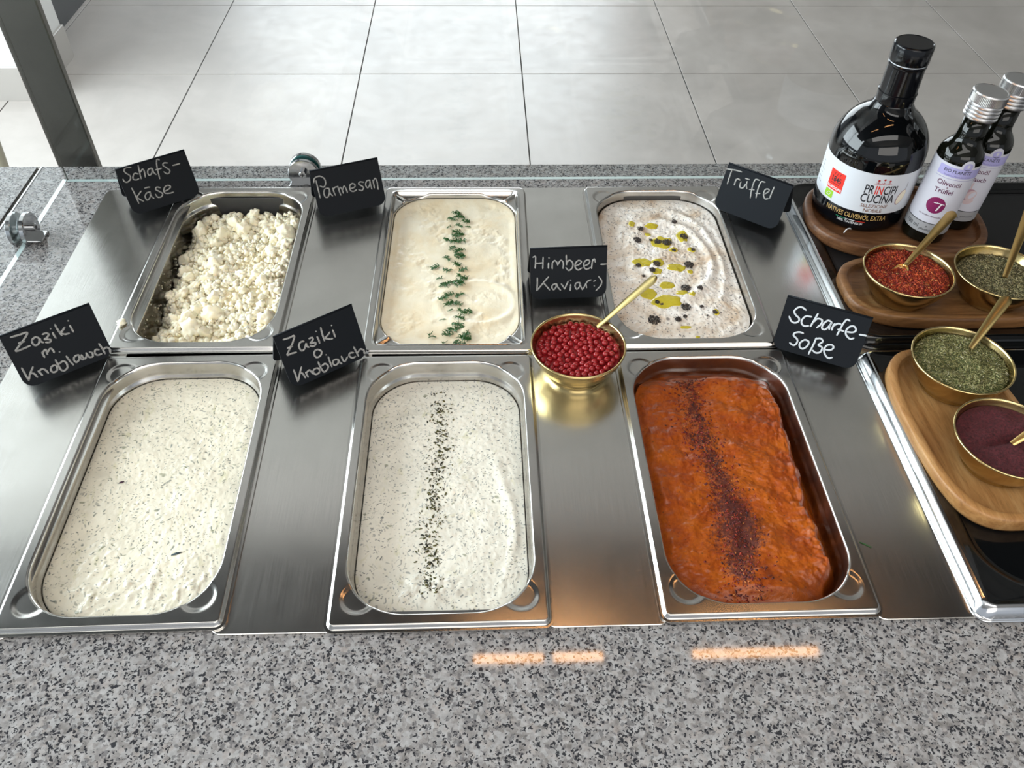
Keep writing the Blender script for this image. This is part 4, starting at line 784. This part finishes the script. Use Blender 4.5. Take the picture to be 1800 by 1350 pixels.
# ------------------------------------------------------------------ brass bowls, fillings and spoons
def build_bowl(x, y, z, label, R=50.0, h=37.0, rb=31.0):
    root = empty('brass_bowl', (x, y, z)); tag(root, label, 'bowl')
    prof = [(0.01, 1.6), (rb-3, 1.6), (rb-2.2, 0.2), (rb, 0.0), (rb+1.0, 1.5), (rb+0.6, 3.6), (rb+5.5, 9), (rb+11, 17), (rb+15.5, 26), (R-1.4, h-4.5), (R-0.3, h-2.2), (R, h-0.8), (R-0.5, h-0.1), (R-1.3, h), (R-2.0, h-0.5), (R-2.4, h-2.4), (R-3.6, h-6), (rb+13.5, 26), (rb+9, 17.5), (rb+3, 9.5), (rb-5, 4.6), (0.01, 4.2)]
    V, F = lathe(prof, 96); mesh('bowl_body', V, F, M['brass'], root, True, auto=70); return root
BOWL = dict(pearls=(216, 299, -1.75), chili=(598, 400, BT+0.1), herb=(702, 396, BT+0.1), green=(599.5, 254, BT+0.1), sumac=(601, 150.5, BT+0.1))
build_bowl(*BOWL['pearls'], 'brass bowl of red raspberry pearls standing between the pans')
build_bowl(*BOWL['chili'], 'brass bowl of red chili flakes on the brown board')
build_bowl(*BOWL['herb'], 'brass bowl of dark dried herbs at the right edge, beside the chili flakes')
build_bowl(*BOWL['green'], 'brass bowl of bright green dried herbs on the light board')
build_bowl(*BOWL['sumac'], 'brass bowl of purple-red sumac powder on the light board')
def bowl_r(z): return float(np.interp(z, [4.5, 9.5, 17.5, 26, 31], [26, 34, 40, 44.5, 46.4]))
def fill_bowl(key, zf, hf, mat, seg=90, nr=34):
    x0, y0, z0 = BOWL[key]; r = bowl_r(zf)-0.2; t = np.linspace(0, 2*math.pi, seg, endpoint=False); rings = [np.stack([(r-3)*np.cos(t), (r-3)*np.sin(t), 0*t+zf-6], 1)]
    for k in np.linspace(1, 0.01, nr): x, y = r*k*np.cos(t), r*k*np.sin(t); rings.append(np.stack([x, y, zf+hf(x, y)*min(1, (1-k)*6)], 1))
    return loftq(rings)
def flakes_in(key, name, zf, hf, n, size, asp, cols, pr, bed, label, cat, tilt=0.5, mat='vcol'):
    x0, y0, z0 = BOWL[key]; V, F = fill_bowl(key, zf, hf, bed); r = bowl_r(zf)-1.3
    rad = r*np.sqrt(RNG.uniform(0, 1, n)); a = RNG.uniform(0, 6.283, n); x, y = rad*np.cos(a), rad*np.sin(a)
    s = RNG.uniform(*size, n); z = zf+hf(x, y)*np.clip((1-rad/r)*6, 0, 1)+RNG.uniform(-0.2, 1.0, n)
    v, f, c = scatter(FLAKE, np.stack([x, y, z], 1), np.stack([s, s*RNG.uniform(*asp, n), s*0.35], 1), rand_rot(n, tilt), np.array(cols)[RNG.choice(len(cols), n, p=pr)])
    bedc = np.repeat([bed], len(V), 0); F3 = np.concatenate([F[:, [0, 1, 2]], F[:, [0, 2, 3]]])
    o = mesh(name, np.concatenate([V, v]), np.concatenate([F3, f+len(V)]), M[mat], None, False, cols=np.concatenate([bedc, c]), loc=(x0, y0, z0)); return tag(o, label, cat, kind='stuff')
flakes_in('chili', 'chili_flakes', 30, lambda x, y: 1.5+2.2*fbm(x, y, 22, 3, 5.)-4*np.exp(-(((x+10)/15)**2+((y-8)/10)**2)), 4300, (0.9, 2.5), (.35, .8), [(0.36, 0.026, 0.006), (0.50, 0.065, 0.012), (0.20, 0.012, 0.006), (0.58, 0.12, 0.025), (0.75, 0.42, 0.13)], [.33, .30, .22, .11, .04], (0.16, 0.012, 0.004), 'heap of red chili flakes with pale seeds', 'chili')
flakes_in('herb', 'dried_thyme', 26, lambda x, y: 2+2.5*fbm(x, y, 24, 3, 15.)-4*np.exp(-(((x-8)/10)**2+((y-2)/10)**2)), 4300, (0.9, 2.5), (.22, .5), [(0.26, 0.23, 0.10), (0.40, 0.355, 0.18), (0.08, 0.07, 0.03), (0.52, 0.46, 0.28), (0.18, 0.15, 0.07)], [.32, .26, .22, .08, .12], (0.06, 0.06, 0.025), 'heap of dull grey-green dried herbs at the right edge', 'herbs')
flakes_in('green', 'dried_oregano', 29.5, lambda x, y: 2+2.6*fbm(x, y, 24, 3, 25.)-5*np.exp(-(((x+10)/18)**2+((y+4)/9)**2)), 4600, (1.0, 3.0), (.16, .38), [(0.26, 0.25, 0.095), (0.19, 0.185, 0.06), (0.38, 0.36, 0.17), (0.09, 0.09, 0.03), (0.60, 0.56, 0.38)], [.34, .28, .20, .15, .03], (0.06, 0.075, 0.02), 'heap of bright green dried herbs in the brass bowl', 'herbs')
x0, y0, z0 = BOWL['sumac']; V, F = fill_bowl('sumac', 29.5, lambda x, y: 1.0+2.2*fbm(x, y, 26, 3, 35.)-7*np.exp(-(((x-2)/26)**2+((y-3-0.25*x)/5)**2)), M['sumac'], 110, 50)
n = 1500; rad = 44*np.sqrt(RNG.uniform(0, 1, n)); a = RNG.uniform(0, 6.283, n); x, y = rad*np.cos(a), rad*np.sin(a); s = RNG.uniform(0.25, 0.6, n)
hs = lambda x, y: 1.0+2.2*fbm(x, y, 26, 3, 35.)-7*np.exp(-(((x-2)/26)**2+((y-3-0.25*x)/5)**2)); z = 29.5+hs(x, y)*np.clip((1-rad/44.6)*6, 0, 1)+0.2
v, f, _ = scatter(FLAKE, np.stack([x, y, z], 1), np.stack([s, s*.7, s*.5], 1), rand_rot(n)); F3 = np.concatenate([F[:, [0, 1, 2]], F[:, [0, 2, 3]]])
o = mesh('sumac_powder', np.concatenate([V, v]), np.concatenate([F3, f+len(V)]), M['sumac'], None, False, loc=(x0, y0, z0)); tag(o, 'fine purple-red sumac powder in the front brass bowl', 'spice', kind='stuff')
# raspberry pearls
x0, y0, z0 = BOWL['pearls']; hp = lambda x, y: 1.2+1.8*fbm(x, y, 26, 2, 45.)-1.5*np.exp(-(((x-18)/16)**2+((y-26)/14)**2))
V, F = fill_bowl('pearls', 27.0, lambda x, y: hp(x, y)-1.2, M['juice']); o = mesh('raspberry_juice', V, F, M['juice'], None, True, loc=(x0, y0, z0)); tag(o, 'dark red jelly between the raspberry pearls', 'sauce', kind='stuff')
PV, PF = ico(3); pme = bpy.data.meshes.new('raspberry_pearl'); pme.from_pydata((PV*MM).tolist(), [], PF.tolist()); pme.polygons.foreach_set('use_smooth', np.ones(len(pme.polygons), dtype=bool)); pme.materials.append(M['pearl'])
pp = []; tries = 0
while len(pp) < 285 and tries < 60000:
    tries += 1; a = random.uniform(0, 6.283); r = (44.0-2.4)*math.sqrt(random.random()); x, y = r*math.cos(a), r*math.sin(a)
    s = random.uniform(2.9, 3.5)
    if any((x-q[0])**2+(y-q[1])**2 < (0.90*(s+q[2]))**2 for q in pp): continue
    pp.append((x, y, s))
for x, y, s in pp:
    o = bpy.data.objects.new('raspberry_pearl', pme); COL.objects.link(o); z = 27.0+float(hp(np.array(x), np.array(y)))+random.uniform(-0.8, 1.6)
    o.location = ((x0+x)*MM, (y0+y)*MM, (z0+z)*MM); o.scale = (s, s, s); tag(o, 'glossy translucent red raspberry pearl in the brass bowl', 'berry pearl', 'raspberry pearls in the brass bowl')
def build_spoon(p0, p1, label, w1=6.2, w0=2.6, head=True, up=(0, 0, 1), mat='gold'):
    """p0: neck where the handle meets the food, p1: centre of the rounded handle end"""
    p0, p1 = np.array(p0, float), np.array(p1, float); L = np.linalg.norm(p1-p0); d = (p1-p0)/L
    root = empty('brass_spoon', tuple(p0)); tag(root, label, 'spoon')
    s = np.cross(d, up); s /= np.linalg.norm(s); nn = np.cross(s, d); rings = []
    N = 22
    for k in range(N+1):
        t = k/N; q = d*L*t+nn*(2.0*math.sin(math.pi*t)*0.4); w = w0+(w1-w0)*(t**0.85)
        rings.append((q, w))
    for k in range(1, 7): a = k*math.pi/2/6.3; rings.append((d*(L+w1*math.sin(a)), w1*math.cos(a)))
    R = []
    for q, w in rings: R.append([q+s*w*cx+nn*hz for cx, hz in ((1, 0), (0.82, 0.75), (0, 1.0), (-0.82, 0.75), (-1, 0), (-0.82, -0.7), (0, -0.9), (0.82, -0.7))])
    V, F = loft(R, True, True, True); mesh('handle', V, F, M[mat], root, True, auto=60)
    if head:
        h = np.array([d[0], d[1], 0.0]); h /= np.linalg.norm(h); dd = -h*0.93-np.array([0, 0, 0.36]); sd = np.cross(dd, (0, 0, 1)); sd /= np.linalg.norm(sd); un = np.cross(sd, dd)
        if un[2] < 0: un = -un
        LR = []
        for r, z in ((0.02, -3.2), (0.35, -2.9), (0.7, -1.8), (0.94, -0.3), (1.0, 0.5), (0.95, 0.5), (0.68, -1.0), (0.33, -2.2), (0.02, -2.5)):
            LR.append([dd*(13+13.5*r*math.cos(a))+sd*(8.6*r*math.sin(a))+un*(z-0.3) for a in np.linspace(0, 2*math.pi, 28, endpoint=False)])
        V, F = loft(LR); mesh('spoon_head', V, F, M[mat], root, True)
        V, F = tube([dd*3.5+un*1.0, dd*0.5+un*0.3, d*2.0], [2.2, 2.3, 2.6], 8, True, 0.5); mesh('neck', V, F, M[mat], root, True)
    return root
build_spoon((239.4, 330.1, 30.5), (293.5, 344.0, 83), 'small gold spoon leaning in the bowl of red pearls', mat='olive_gold', head=False)
build_spoon((601, 414, BT+32.5), (664, 468.5, 76), 'small gold spoon in the red chili flakes')
build_spoon((709, 394, BT+29), (757, 470, 79), 'small gold spoon in the dark herb bowl, cut by the right edge', head=False)
build_spoon((616, 273, BT+30.5), (657, 312, 77), 'small gold spoon in the bright green herbs', mat='olive_gold')
build_spoon((603, 147, BT+30.5), (650, 165, 68), 'small gold spoon in the sumac, its handle leaving the right edge', head=False)

# ------------------------------------------------------------------ oil bottles with printed labels
CAMXY = np.array([117.4, -340.4])
FONT = bpy.data.curves.new('tmp_text', 'FONT')
def text_mesh(s, size, sx=1.0, bold=0.0, shear=0.0):
    c = bpy.data.curves.new('t', 'FONT'); c.body = s; c.size = size; c.align_x = 'CENTER'; c.align_y = 'CENTER'; c.offset = bold; c.resolution_u = 3; c.shear = shear; c.fill_mode = 'FRONT'
    o = bpy.data.objects.new('t', c); COL.objects.link(o); bpy.context.view_layer.update()
    me = o.evaluated_get(bpy.context.evaluated_depsgraph_get()).to_mesh(); V = np.array([v.co[:] for v in me.vertices]) if len(me.vertices) else np.zeros((0, 3)); F = [tuple(p.vertices) for p in me.polygons]
    o.to_mesh_clear(); bpy.data.objects.remove(o); bpy.data.curves.remove(c); V = V.copy(); V[:, 0] *= sx; return V, F
class Cyl:
    """prints flat artwork on a bottle: x runs round the bottle (mm of arc), z up; x = 0 faces az"""
    def __init__(s, root, R, az): s.root, s.R, s.az = root, R, az
    def wrap(s, V, off):
        V = np.asarray(V, float); a = s.az+V[:, 0]/s.R; r = s.R+off; return np.stack([r*np.cos(a), r*np.sin(a), V[:, 1]], 1)
    def put(s, V, F, mat, off, name): return mesh(name, s.wrap(V, off), F, M[mat], s.root)
    def text(s, t, x, z, size, mat, off=0.32, sx=1.0, bold=0.0, rot=0.0, shear=0.0):
        V, F = text_mesh(t, size, sx, bold, shear)
        if not len(V): return
        c, n = math.cos(rot), math.sin(rot); V = np.stack([x+V[:, 0]*c-V[:, 1]*n, z+V[:, 0]*n+V[:, 1]*c], 1); return s.put(V, F, mat, off, 'print')
    def rect(s, x0, x1, z0, z1, mat, off=0.2, name='print'):
        n = max(1, int((x1-x0)/1.5)); V = []; F = []
        for i in range(n+1): x = x0+(x1-x0)*i/n; V += [(x, z0), (x, z1)]
        for i in range(n): F.append((2*i, 2*i+2, 2*i+3, 2*i+1))
        return s.put(V, F, mat, off, name)
    def blob(s, x, z, rx, rz, mat, off=0.25, rot=0.0, pw=1.0, n=28, a0=0, a1=2*math.pi):
        rings = []
        for k in (1.0, 0.66, 0.33, 0.01):
            rings.append([(x+k*(rx*math.cos(a)*math.cos(rot)-rz*math.sin(a)*math.sin(rot)), z+k*(rx*math.cos(a)*math.sin(rot)+rz*math.sin(a)*math.cos(rot)), 0) for a in np.linspace(a0, a1, n, endpoint=(a1-a0) < 6.2)])
        V, F = loft(rings, (a1-a0) > 6.2); return s.put([(v[0], v[1]) for v in V], F, mat, off, 'print')
    def line(s, pts, w, mat, off=0.3):
        P = np.array(pts, float); V = []; F = []
        P2 = [P[0]]
        for a, b in zip(P[:-1], P[1:]):
            n = max(1, int(abs(b[0]-a[0])/1.5))
            for k in range(1, n+1): P2.append(a+(b-a)*k/n)
        P = np.array(P2)
        for i in range(len(P)):
            d = P[min(i+1, len(P)-1)]-P[max(i-1, 0)]; d = d/(np.linalg.norm(d)+1e-9); nn = np.array([-d[1], d[0]])*w/2; V += [P[i]-nn, P[i]+nn]
        for i in range(len(P)-1): F.append((2*i, 2*i+2, 2*i+3, 2*i+1))
        return s.put(V, F, mat, off, 'print')
def band(root, R, z0, z1, mat, name, off, a0=0, a1=2*math.pi, az=0.0, top=None):
    n = 96; full = a1-a0 > 6.2; t = np.linspace(a0, a1, n, endpoint=not full); r = R+off
    zt = np.array([z1 if top is None else z1+top((a)*R) for a in t]) 
    V = [(r*math.cos(a+az), r*math.sin(a+az), z0) for a in t]+[(r*math.cos(a+az), r*math.sin(a+az), z) for a, z in zip(t, zt)]
    V += [((r-.15)*math.cos(a+az), (r-.15)*math.sin(a+az), z) for a, z in zip(t, zt)]
    F = [(k*n+i, k*n+(i+1) % n, (k+1)*n+(i+1) % n, (k+1)*n+i) for k in (0, 1) for i in range(n if full else n-1)]
    return mesh(name, V, F, M[mat], root, True, auto=40)

# large round-shouldered bottle
bx, by = 606.0, 578.0; az = math.atan2(CAMXY[1]-by, CAMXY[0]-bx)
big = empty('oil_bottle', (bx, by, BT)); tag(big, 'large black round-shouldered olive oil bottle with white label and long neck', 'bottle')
R = 57.0
V, F = lathe([(0.01, 2), (R-12, 1.5), (R-6, 0.2), (R-3, 0.8), (R-0.6, 3.5), (R, 7), (R, 92), (R-0.6, 99), (R-2.6, 107), (R-6, 115), (R-11, 123.5), (R-17.5, 131), (R-25, 137.5), (R-31, 142), (24.5, 145.5), (22.5, 148.5), (21.2, 152), (0.01, 152)], 120)
mesh('bottle_glass', V, F, M['bottle'], big, True)
V, F = lathe([(0.01, 147), (21.6, 147), (21.9, 148.2), (21.9, 160.5), (22.4, 161.2), (22.4, 162.2), (21.3, 163), (20.9, 192), (21.6, 193), (21.6, 195), (21.0, 195.8), (20.4, 196.6), (0.01, 196.6)], 96); mesh('neck_capsule', V, F, M['capblack'], big, True, auto=35)
V, F = lathe([(0.01, 196.4), (20.9, 196.4), (20.9, 198.0), (0.01, 198.0)], 96); mesh('seal_ring', V, F, M['paper'], big, True, auto=35)
V, F = lathe([(0.01, 198), (22.0, 198), (22.3, 198.8), (22.3, 216.5), (21.6, 218.2), (20.4, 219.0), (19.6, 218.4), (0.01, 218.3)], 96); mesh('cap', V, F, M['capblack'], big, True, auto=35)
bl = band(big, R, 29, 83, 'paper', 'label', 0.25)
c = Cyl(bl, R, az)
bb = band(big, R, 8, 29, 'capblack', 'label_foot', 0.28)
cy = Cyl(bb, R, az)
# red square, drawn a little tilted
c.rect(-46, -23, 44, 70, 'red', 0.40); c.text('1845', -34.5, 58.5, 10, 'ink', 0.55, 0.8, 0.2); c.text('BORDONI', -34.5, 47.5, 5.0, 'white_ink', 0.55, 0.95, 0.12)
for k in (-4, 0, 4): c.line([(-34.5+k, 64), (-34.5+k, 66.5), (-33.3+k, 68)], 0.6, 'ink', 0.55)
c.line([(-41, 53), (-28, 53)], 0.6, 'ink', 0.55)
c.rect(-46, -33, 32.5, 42.5, 'leaf', 0.40); c.line([(-43, 35), (-40, 39.5), (-36, 39.5), (-38, 35.5), (-43, 35)], 0.6, 'white_ink', 0.55)
c.text('PR', 7.6, 61.5, 16.5, 'ink', 0.4, 0.60, 0.22); c.text('IN', 19.2, 61.5, 16.5, 'red', 0.4, 0.60, 0.22); c.text('CIPI', 33.0, 61.5, 16.5, 'ink', 0.4, 0.60, 0.22)
c.text('CUCINA', 21, 49.3, 16.5, 'ink', 0.4, 0.64, 0.22)
c.line([(11, 70.3), (32, 70.3)], 0.6, 'dark_red', 0.4)
for k in (15, 21.5, 28): c.line([(k, 70.3), (k+0.4, 73.5)], 0.6, 'dark_red', 0.4); c.blob(k+0.4, 75.0+(1.6 if k == 21.5 else 0), 1.3, 1.4, 'dark_red', 0.4); c.line([(k-2.0, 72.2), (k, 71.2), (k+2, 72.7)], 0.5, 'dark_red', 0.4)
c.text('SELEZIONE', 20, 39.2, 6.6, 'brown_ink', 0.4, 1.0, 0.06); c.text('NOBILE', 20, 33.0, 6.6, 'brown_ink', 0.4, 1.0, 0.06)
c.blob(51, 50, 5.6, 10.5, 'mauve', 0.40, -0.35); c.blob(51.4, 50.4, 4.8, 9.6, 'cream', 0.50, -0.35); c.line([(54, 60), (55.5, 64), (55, 70)], 1.0, 'silver', 0.45)
for k in range(6): c.line([(-72, 40+k*5.5), (-62-(k % 3)*2, 40+k*5.5)], 0.5, 'ink', 0.4)
cy.text('NATIVES OLIVENÖL EXTRA', 2, 21.8, 9.2, 'gold_ink', 0.42, 0.68, 0.10)
cy.rect(-20, -8, 15.4, 16.2, 'it_green', 0.42); cy.rect(-8, 4, 15.4, 16.2, 'white_ink', 0.42); cy.rect(4, 16, 15.4, 16.2, 'red', 0.42)
cy.text('100% ITALIENISCH', -2, 12.4, 4.6, 'white_ink', 0.42, 0.85, 0.03)
# dangling thread at the base
o = mesh('seal_thread', *tube(catmull([(0, 0, 1), (-3, -3, 4.5), (-7.5, -4.5, 4.2), (-11, -7, 0.8)], 4), 0.8, 6), M['white_ink'], big, True); o.location = (-25*MM, -54*MM, 3*MM)

def small_bottle(x, y, label, kind, lean):
    root = empty('oil_bottle', (x, y, BT), 0); tag(root, label, 'bottle'); root.rotation_euler = (0, lean, 0)
    R = 26.0; az = math.atan2(CAMXY[1]-y, CAMXY[0]-x)
    V, F = lathe([(0.01, 2), (R-6, 1.2), (R-3, 0.2), (R-0.8, 1.5), (R, 4.5), (R, 110), (R-0.5, 115), (R-2.4, 120), (R-6, 125), (R-9, 129), (R-10.6, 133), (R-11, 138), (R-11.2, 160), (0.01, 160)], 72); mesh('bottle_glass', V, F, M['bottle2'], root, True)
    prof = [(0.01, 158), (17.2, 158)]
    for k in range(4): z = 158.4+k*4.3; prof += [(17.6, z), (18.7, z+1.2), (18.8, z+2.4), (17.7, z+3.6), (17.4, z+4.0)]
    prof += [(18.6, 176), (19.3, 177)]
    V1, F1 = lathe(prof+[(0.01, 177)], 72)
    # knurled top
    n = 144; t = np.linspace(0, 2*math.pi, n, endpoint=False); kk = np.where(np.arange(n) % 2, 0.0, 0.55); rings = []
    for r, z, g in ((19.3, 177, 0), (19.7, 178, 1), (19.7, 186.5, 1), (19.6, 187.2, 0), (18.8, 188.6, 0), (17.4, 189.0, 0), (16.8, 188.6, 0), (0.02, 188.5, 0)): rings.append(np.stack([(r-kk*g)*np.cos(t), (r-kk*g)*np.sin(t), 0*t+z], 1))
    V2, F2 = loftq(rings); V, F = merge([(V1, F1.tolist()), (V2, F2.tolist())]); mesh('cap', V, F, M['alu'], root, True, auto=30)
    tab = lambda s: 8.5*np.sqrt(max(0, 1-((s-14.5)/7.2)**2)) if abs(s-14.5) < 7.2 else 0.0
    lb = band(root, R, 29.5, 108, 'paperv', 'label', 0.2, -2.2, 2.2, az, tab); c = Cyl(lb, R, az)
    c.rect(-56, 56, 15, 28.6, 'silver', 0.22); c.rect(-56, 56, 28.6, 29.6, 'ink', 0.24)
    c.rect(-16, 40, 93, 105, 'violet', 0.32); c.text('BIO PLANÈTE', 6, 100.2, 5.4, 'ink', 0.45, 0.98, 0.02); c.text('Simplicity, Mood, Joy of taste', 8, 94.9, 2.7, 'violet2', 0.45)
    c.blob(14.5, 108.0, 5.2, 5.2, 'violet', 0.45); c.blob(14.5, 109.2, 1.5, 2.4, 'paperv', 0.55); c.line([(10.8, 105.3), (14.5, 104.2), (18.2, 105.3)], 0.7, 'ink', 0.6)
    c.line([(-17, 90.5), (40, 90.5)], 0.35, 'violet2', 0.35)
    c.text('Olivenöl', 3, 84, 8.2, 'plum_ink', 0.35, 0.98, 0.10); c.text('&', 3, 79.2, 3.4, 'plum_ink', 0.35)
    if kind == 'truffle':
        c.text('Trüffel', 1, 73.5, 8.2, 'plum_ink', 0.35, 0.98, 0.10)
        c.blob(0, 54, 10.8, 10.8, 'plum', 0.35); c.text('T', 2.8, 52.4, 17, 'white_ink', 0.5, 1.15, -0.05, 0, 0.25); c.line([(-3, 57), (3, 57.8), (9, 57)], 0.9, 'white_ink', 0.5)
        c.text('mit weißem Albatrüffel', -1, 38.8, 2.9, 'plum_ink', 0.35)
    else:
        c.text('Knoblauch', 1, 73.5, 8.2, 'plum_ink', 0.35, 0.95, 0.10)
        c.blob(-6, 46, 8.5, 5.5, 'ink', 0.35); c.blob(7, 52, 7.4, 8.4, 'mauve', 0.36, -0.4); c.blob(9, 52, 5.4, 7.2, 'mauve2', 0.42, -0.5); c.blob(10.2, 52.6, 2.6, 5.4, 'paperv', 0.5, -0.5); c.blob(9, 43.5, 6.0, 3.6, 'mauve2', 0.44, 0.5); c.line([(6, 59), (5, 64), (5.6, 69)], 1.6, 'mauve2', 0.36); c.blob(-7, 39.5, 10, 2.0, 'cream', 0.34)
    c.text('100 ml', -17, 22, 7.0, 'ink', 0.38, 0.95); c.text('e', 1, 24.5, 4, 'ink', 0.38); c.text('pflanzlich', 1, 19.8, 3.8, 'ink', 0.38); c.text('geschmacksvoll', 17, 22, 2.6, 'ink', 0.38)
    for k in range(7): c.line([(-33, 96-k*5), (-33, 93-k*5)], 0.5, 'ink', 0.35)
    return root
small_bottle(672, 522, 'slim dark oil bottle with silver cap, label reading Olivenöl Trüffel', 'truffle', 0.055)
small_bottle(719, 550, 'slim dark oil bottle with silver cap, label reading Olivenöl Knoblauch, behind the truffle one', 'garlic', 0.055)

# ------------------------------------------------------------------ sneeze glass, brackets, post, shelf with heat lamps
def pane(name, x0, x1, y0, y1, z0, z1, label, thin):
    V, F = box(x0, x1, y0, y1, z0, z1); F = F[:2]+(F[2:4] if thin == 'y' else F[4:6])
    idx = [1, 1, 0, 0]
    o = mesh(name, V, F, [M['glass'], M['gedge']], None, idx=idx); return tag(o, label, 'glass screen')
pane('glass_screen', -449, 1450, 679, 685, -4.0, 600, 'clear glass screen standing along the back of the counter', 'y')
pane('glass_screen', -456.5, -450.5, -380, 685, -4.0, 600, 'clear glass screen running along the left side of the pans', 'x')
def cyl(axis, c, r, a, b, n=36, ch=0.6):
    t = np.linspace(0, 2*math.pi, n, endpoint=False); rings = []
    for rr_, s in ((r-ch, a), (r, a+ch), (r, b-ch), (r-ch, b)):
        if axis == 'x': rings.append([(s, c[0]+rr_*math.cos(q), c[1]+rr_*math.sin(q)) for q in t])
        else: rings.append([(c[0]-rr_*math.cos(q), s, c[1]+rr_*math.sin(q)) for q in t])
    return loft(rings, True, True, True)
def clamp(loc, axis, label):
    root = empty('glass_clamp', loc, 0); tag(root, label, 'clamp')
    # disc cut flat at the bottom, screws through the pane into a base; discs either side of the 8 mm pane
    def cut(V): V = np.array(V, float); V[:, 2] = np.maximum(V[:, 2], -0.0); return V
    H = 13.5; r = 21.0
    if axis == 'x':   # pane is at x -8..0 relative
        V, F = cyl('x', (0, H), r, 0.6, 6.6); mesh('inner_disc', cut(V), F, M['chrome'], root, True, auto=30)
        V, F = cyl('x', (0, H), r-r-0.5, -9.4, -6.2); mesh('gasket', cut(V), F, M['gdisc'], root)
        V, F = cyl('x', (0, H), r, -15.4, -9.5); mesh('outer_disc', cut(V), F, M['chrome'], root, True, auto=30)
        V, F = cyl('x', (0, H+3), 5.0, 6.0, 13.0); s = mesh('screw', V, F, M['chrome'], root, True, auto=30)
        V, F = cyl('x', (0, H+3), 2.4, 12.4, 13.2, 6, 0.1); mesh('socket', V, F, M['dark'], s)
        mesh('foot', *cbox(0.6, 19, -12, 12, 0, 3.2, 0.8), M['chrome'], root)
    else:
        V, F = cyl('y', (0, H), r, -6.6, -0.6); mesh('inner_disc', cut(V), F, M['chrome'], root, True, auto=30)
        V, F = cyl('y', (0, H), r-0.5, 6.2, 9.4); mesh('gasket', cut(V), F, M['gdisc'], root)
        V, F = cyl('y', (0, H), r, 9.5, 15.4); mesh('outer_disc', cut(V), F, M['chrome'], root, True, auto=30)
        V, F = cyl('y', (0, H+3), 5.0, -13.0, -6.0); s = mesh('screw', V, F, M['chrome'], root, True, auto=30)
        for a in (0, 1): V, F = box(*((-3, 3, -13.2, -12.9, H+2.4, H+3.6) if a else (-.6, .6, -13.2, -12.9, H, H+6))); mesh('socket', V, F, M['dark'], s)
        mesh('foot', *cbox(-r+1, r-1, -17, -0.6, 0, 3.2, 0.8), M['chrome'], root)
o = mesh('glass_seal', *box(-450.6, -449.3, 684.0, 685.3, -4.0, 600), M['post']); tag(o, 'thin dark seam where the two glass screens meet', 'seal')
clamp((-450.5, 549, -4.1), 'x', 'round polished clamp gripping the left side glass screen')
clamp((-125, 679, -4.1), 'y', 'round polished clamp with cross screw holding the back glass screen, beside the Parmesan sign')
for i, (x0, x1) in enumerate(((-484, -427), (1180, 1237))):
    o = mesh('post', *cbox(x0, x1, 735, 747, FZ, 860, 1.5), M['post']); tag(o, 'flat dull steel upright post behind the glass at the left' if i == 0 else 'flat dull steel upright post behind the glass, right of the trays', 'post')
sh = empty('overhead_shelf', (0, 0, 0)); tag(sh, 'overhead shelf above the food pans, seen only as a dark reflection in the steel', 'shelf')
mesh('shelf_board', *cbox(-900, 1500, 60, 600, 740, 765, 2), M['dark'], sh)
for x0 in (-476, 1180): mesh('arm', *box(x0+20, x0+37, 598, 735, 742, 760), M['post'], sh)
for i, segs in enumerate((((93, 213), (230, 316)), ((473, 692),))):
    lp = empty('heat_lamp', ((segs[0][0]+segs[-1][1])/2, 334, 735)); tag(lp, 'orange glowing heat lamp bar under the shelf, the one above the middle pans' if i == 0 else 'orange glowing heat lamp bar under the shelf, the one above the right pans', 'lamp')
    cxm = (segs[0][0]+segs[-1][1])/2
    mesh('housing', *box(segs[0][0]-8-cxm, segs[-1][1]+8-cxm, -14, 14, -8, 4.8), M['dark'], lp)
    for a, b in segs: mesh('glowing_bar', *box(a-cxm, b-cxm, -7, 7, -14, -8.1), M['lamp'], lp)
bpy.data.curves.remove(FONT)
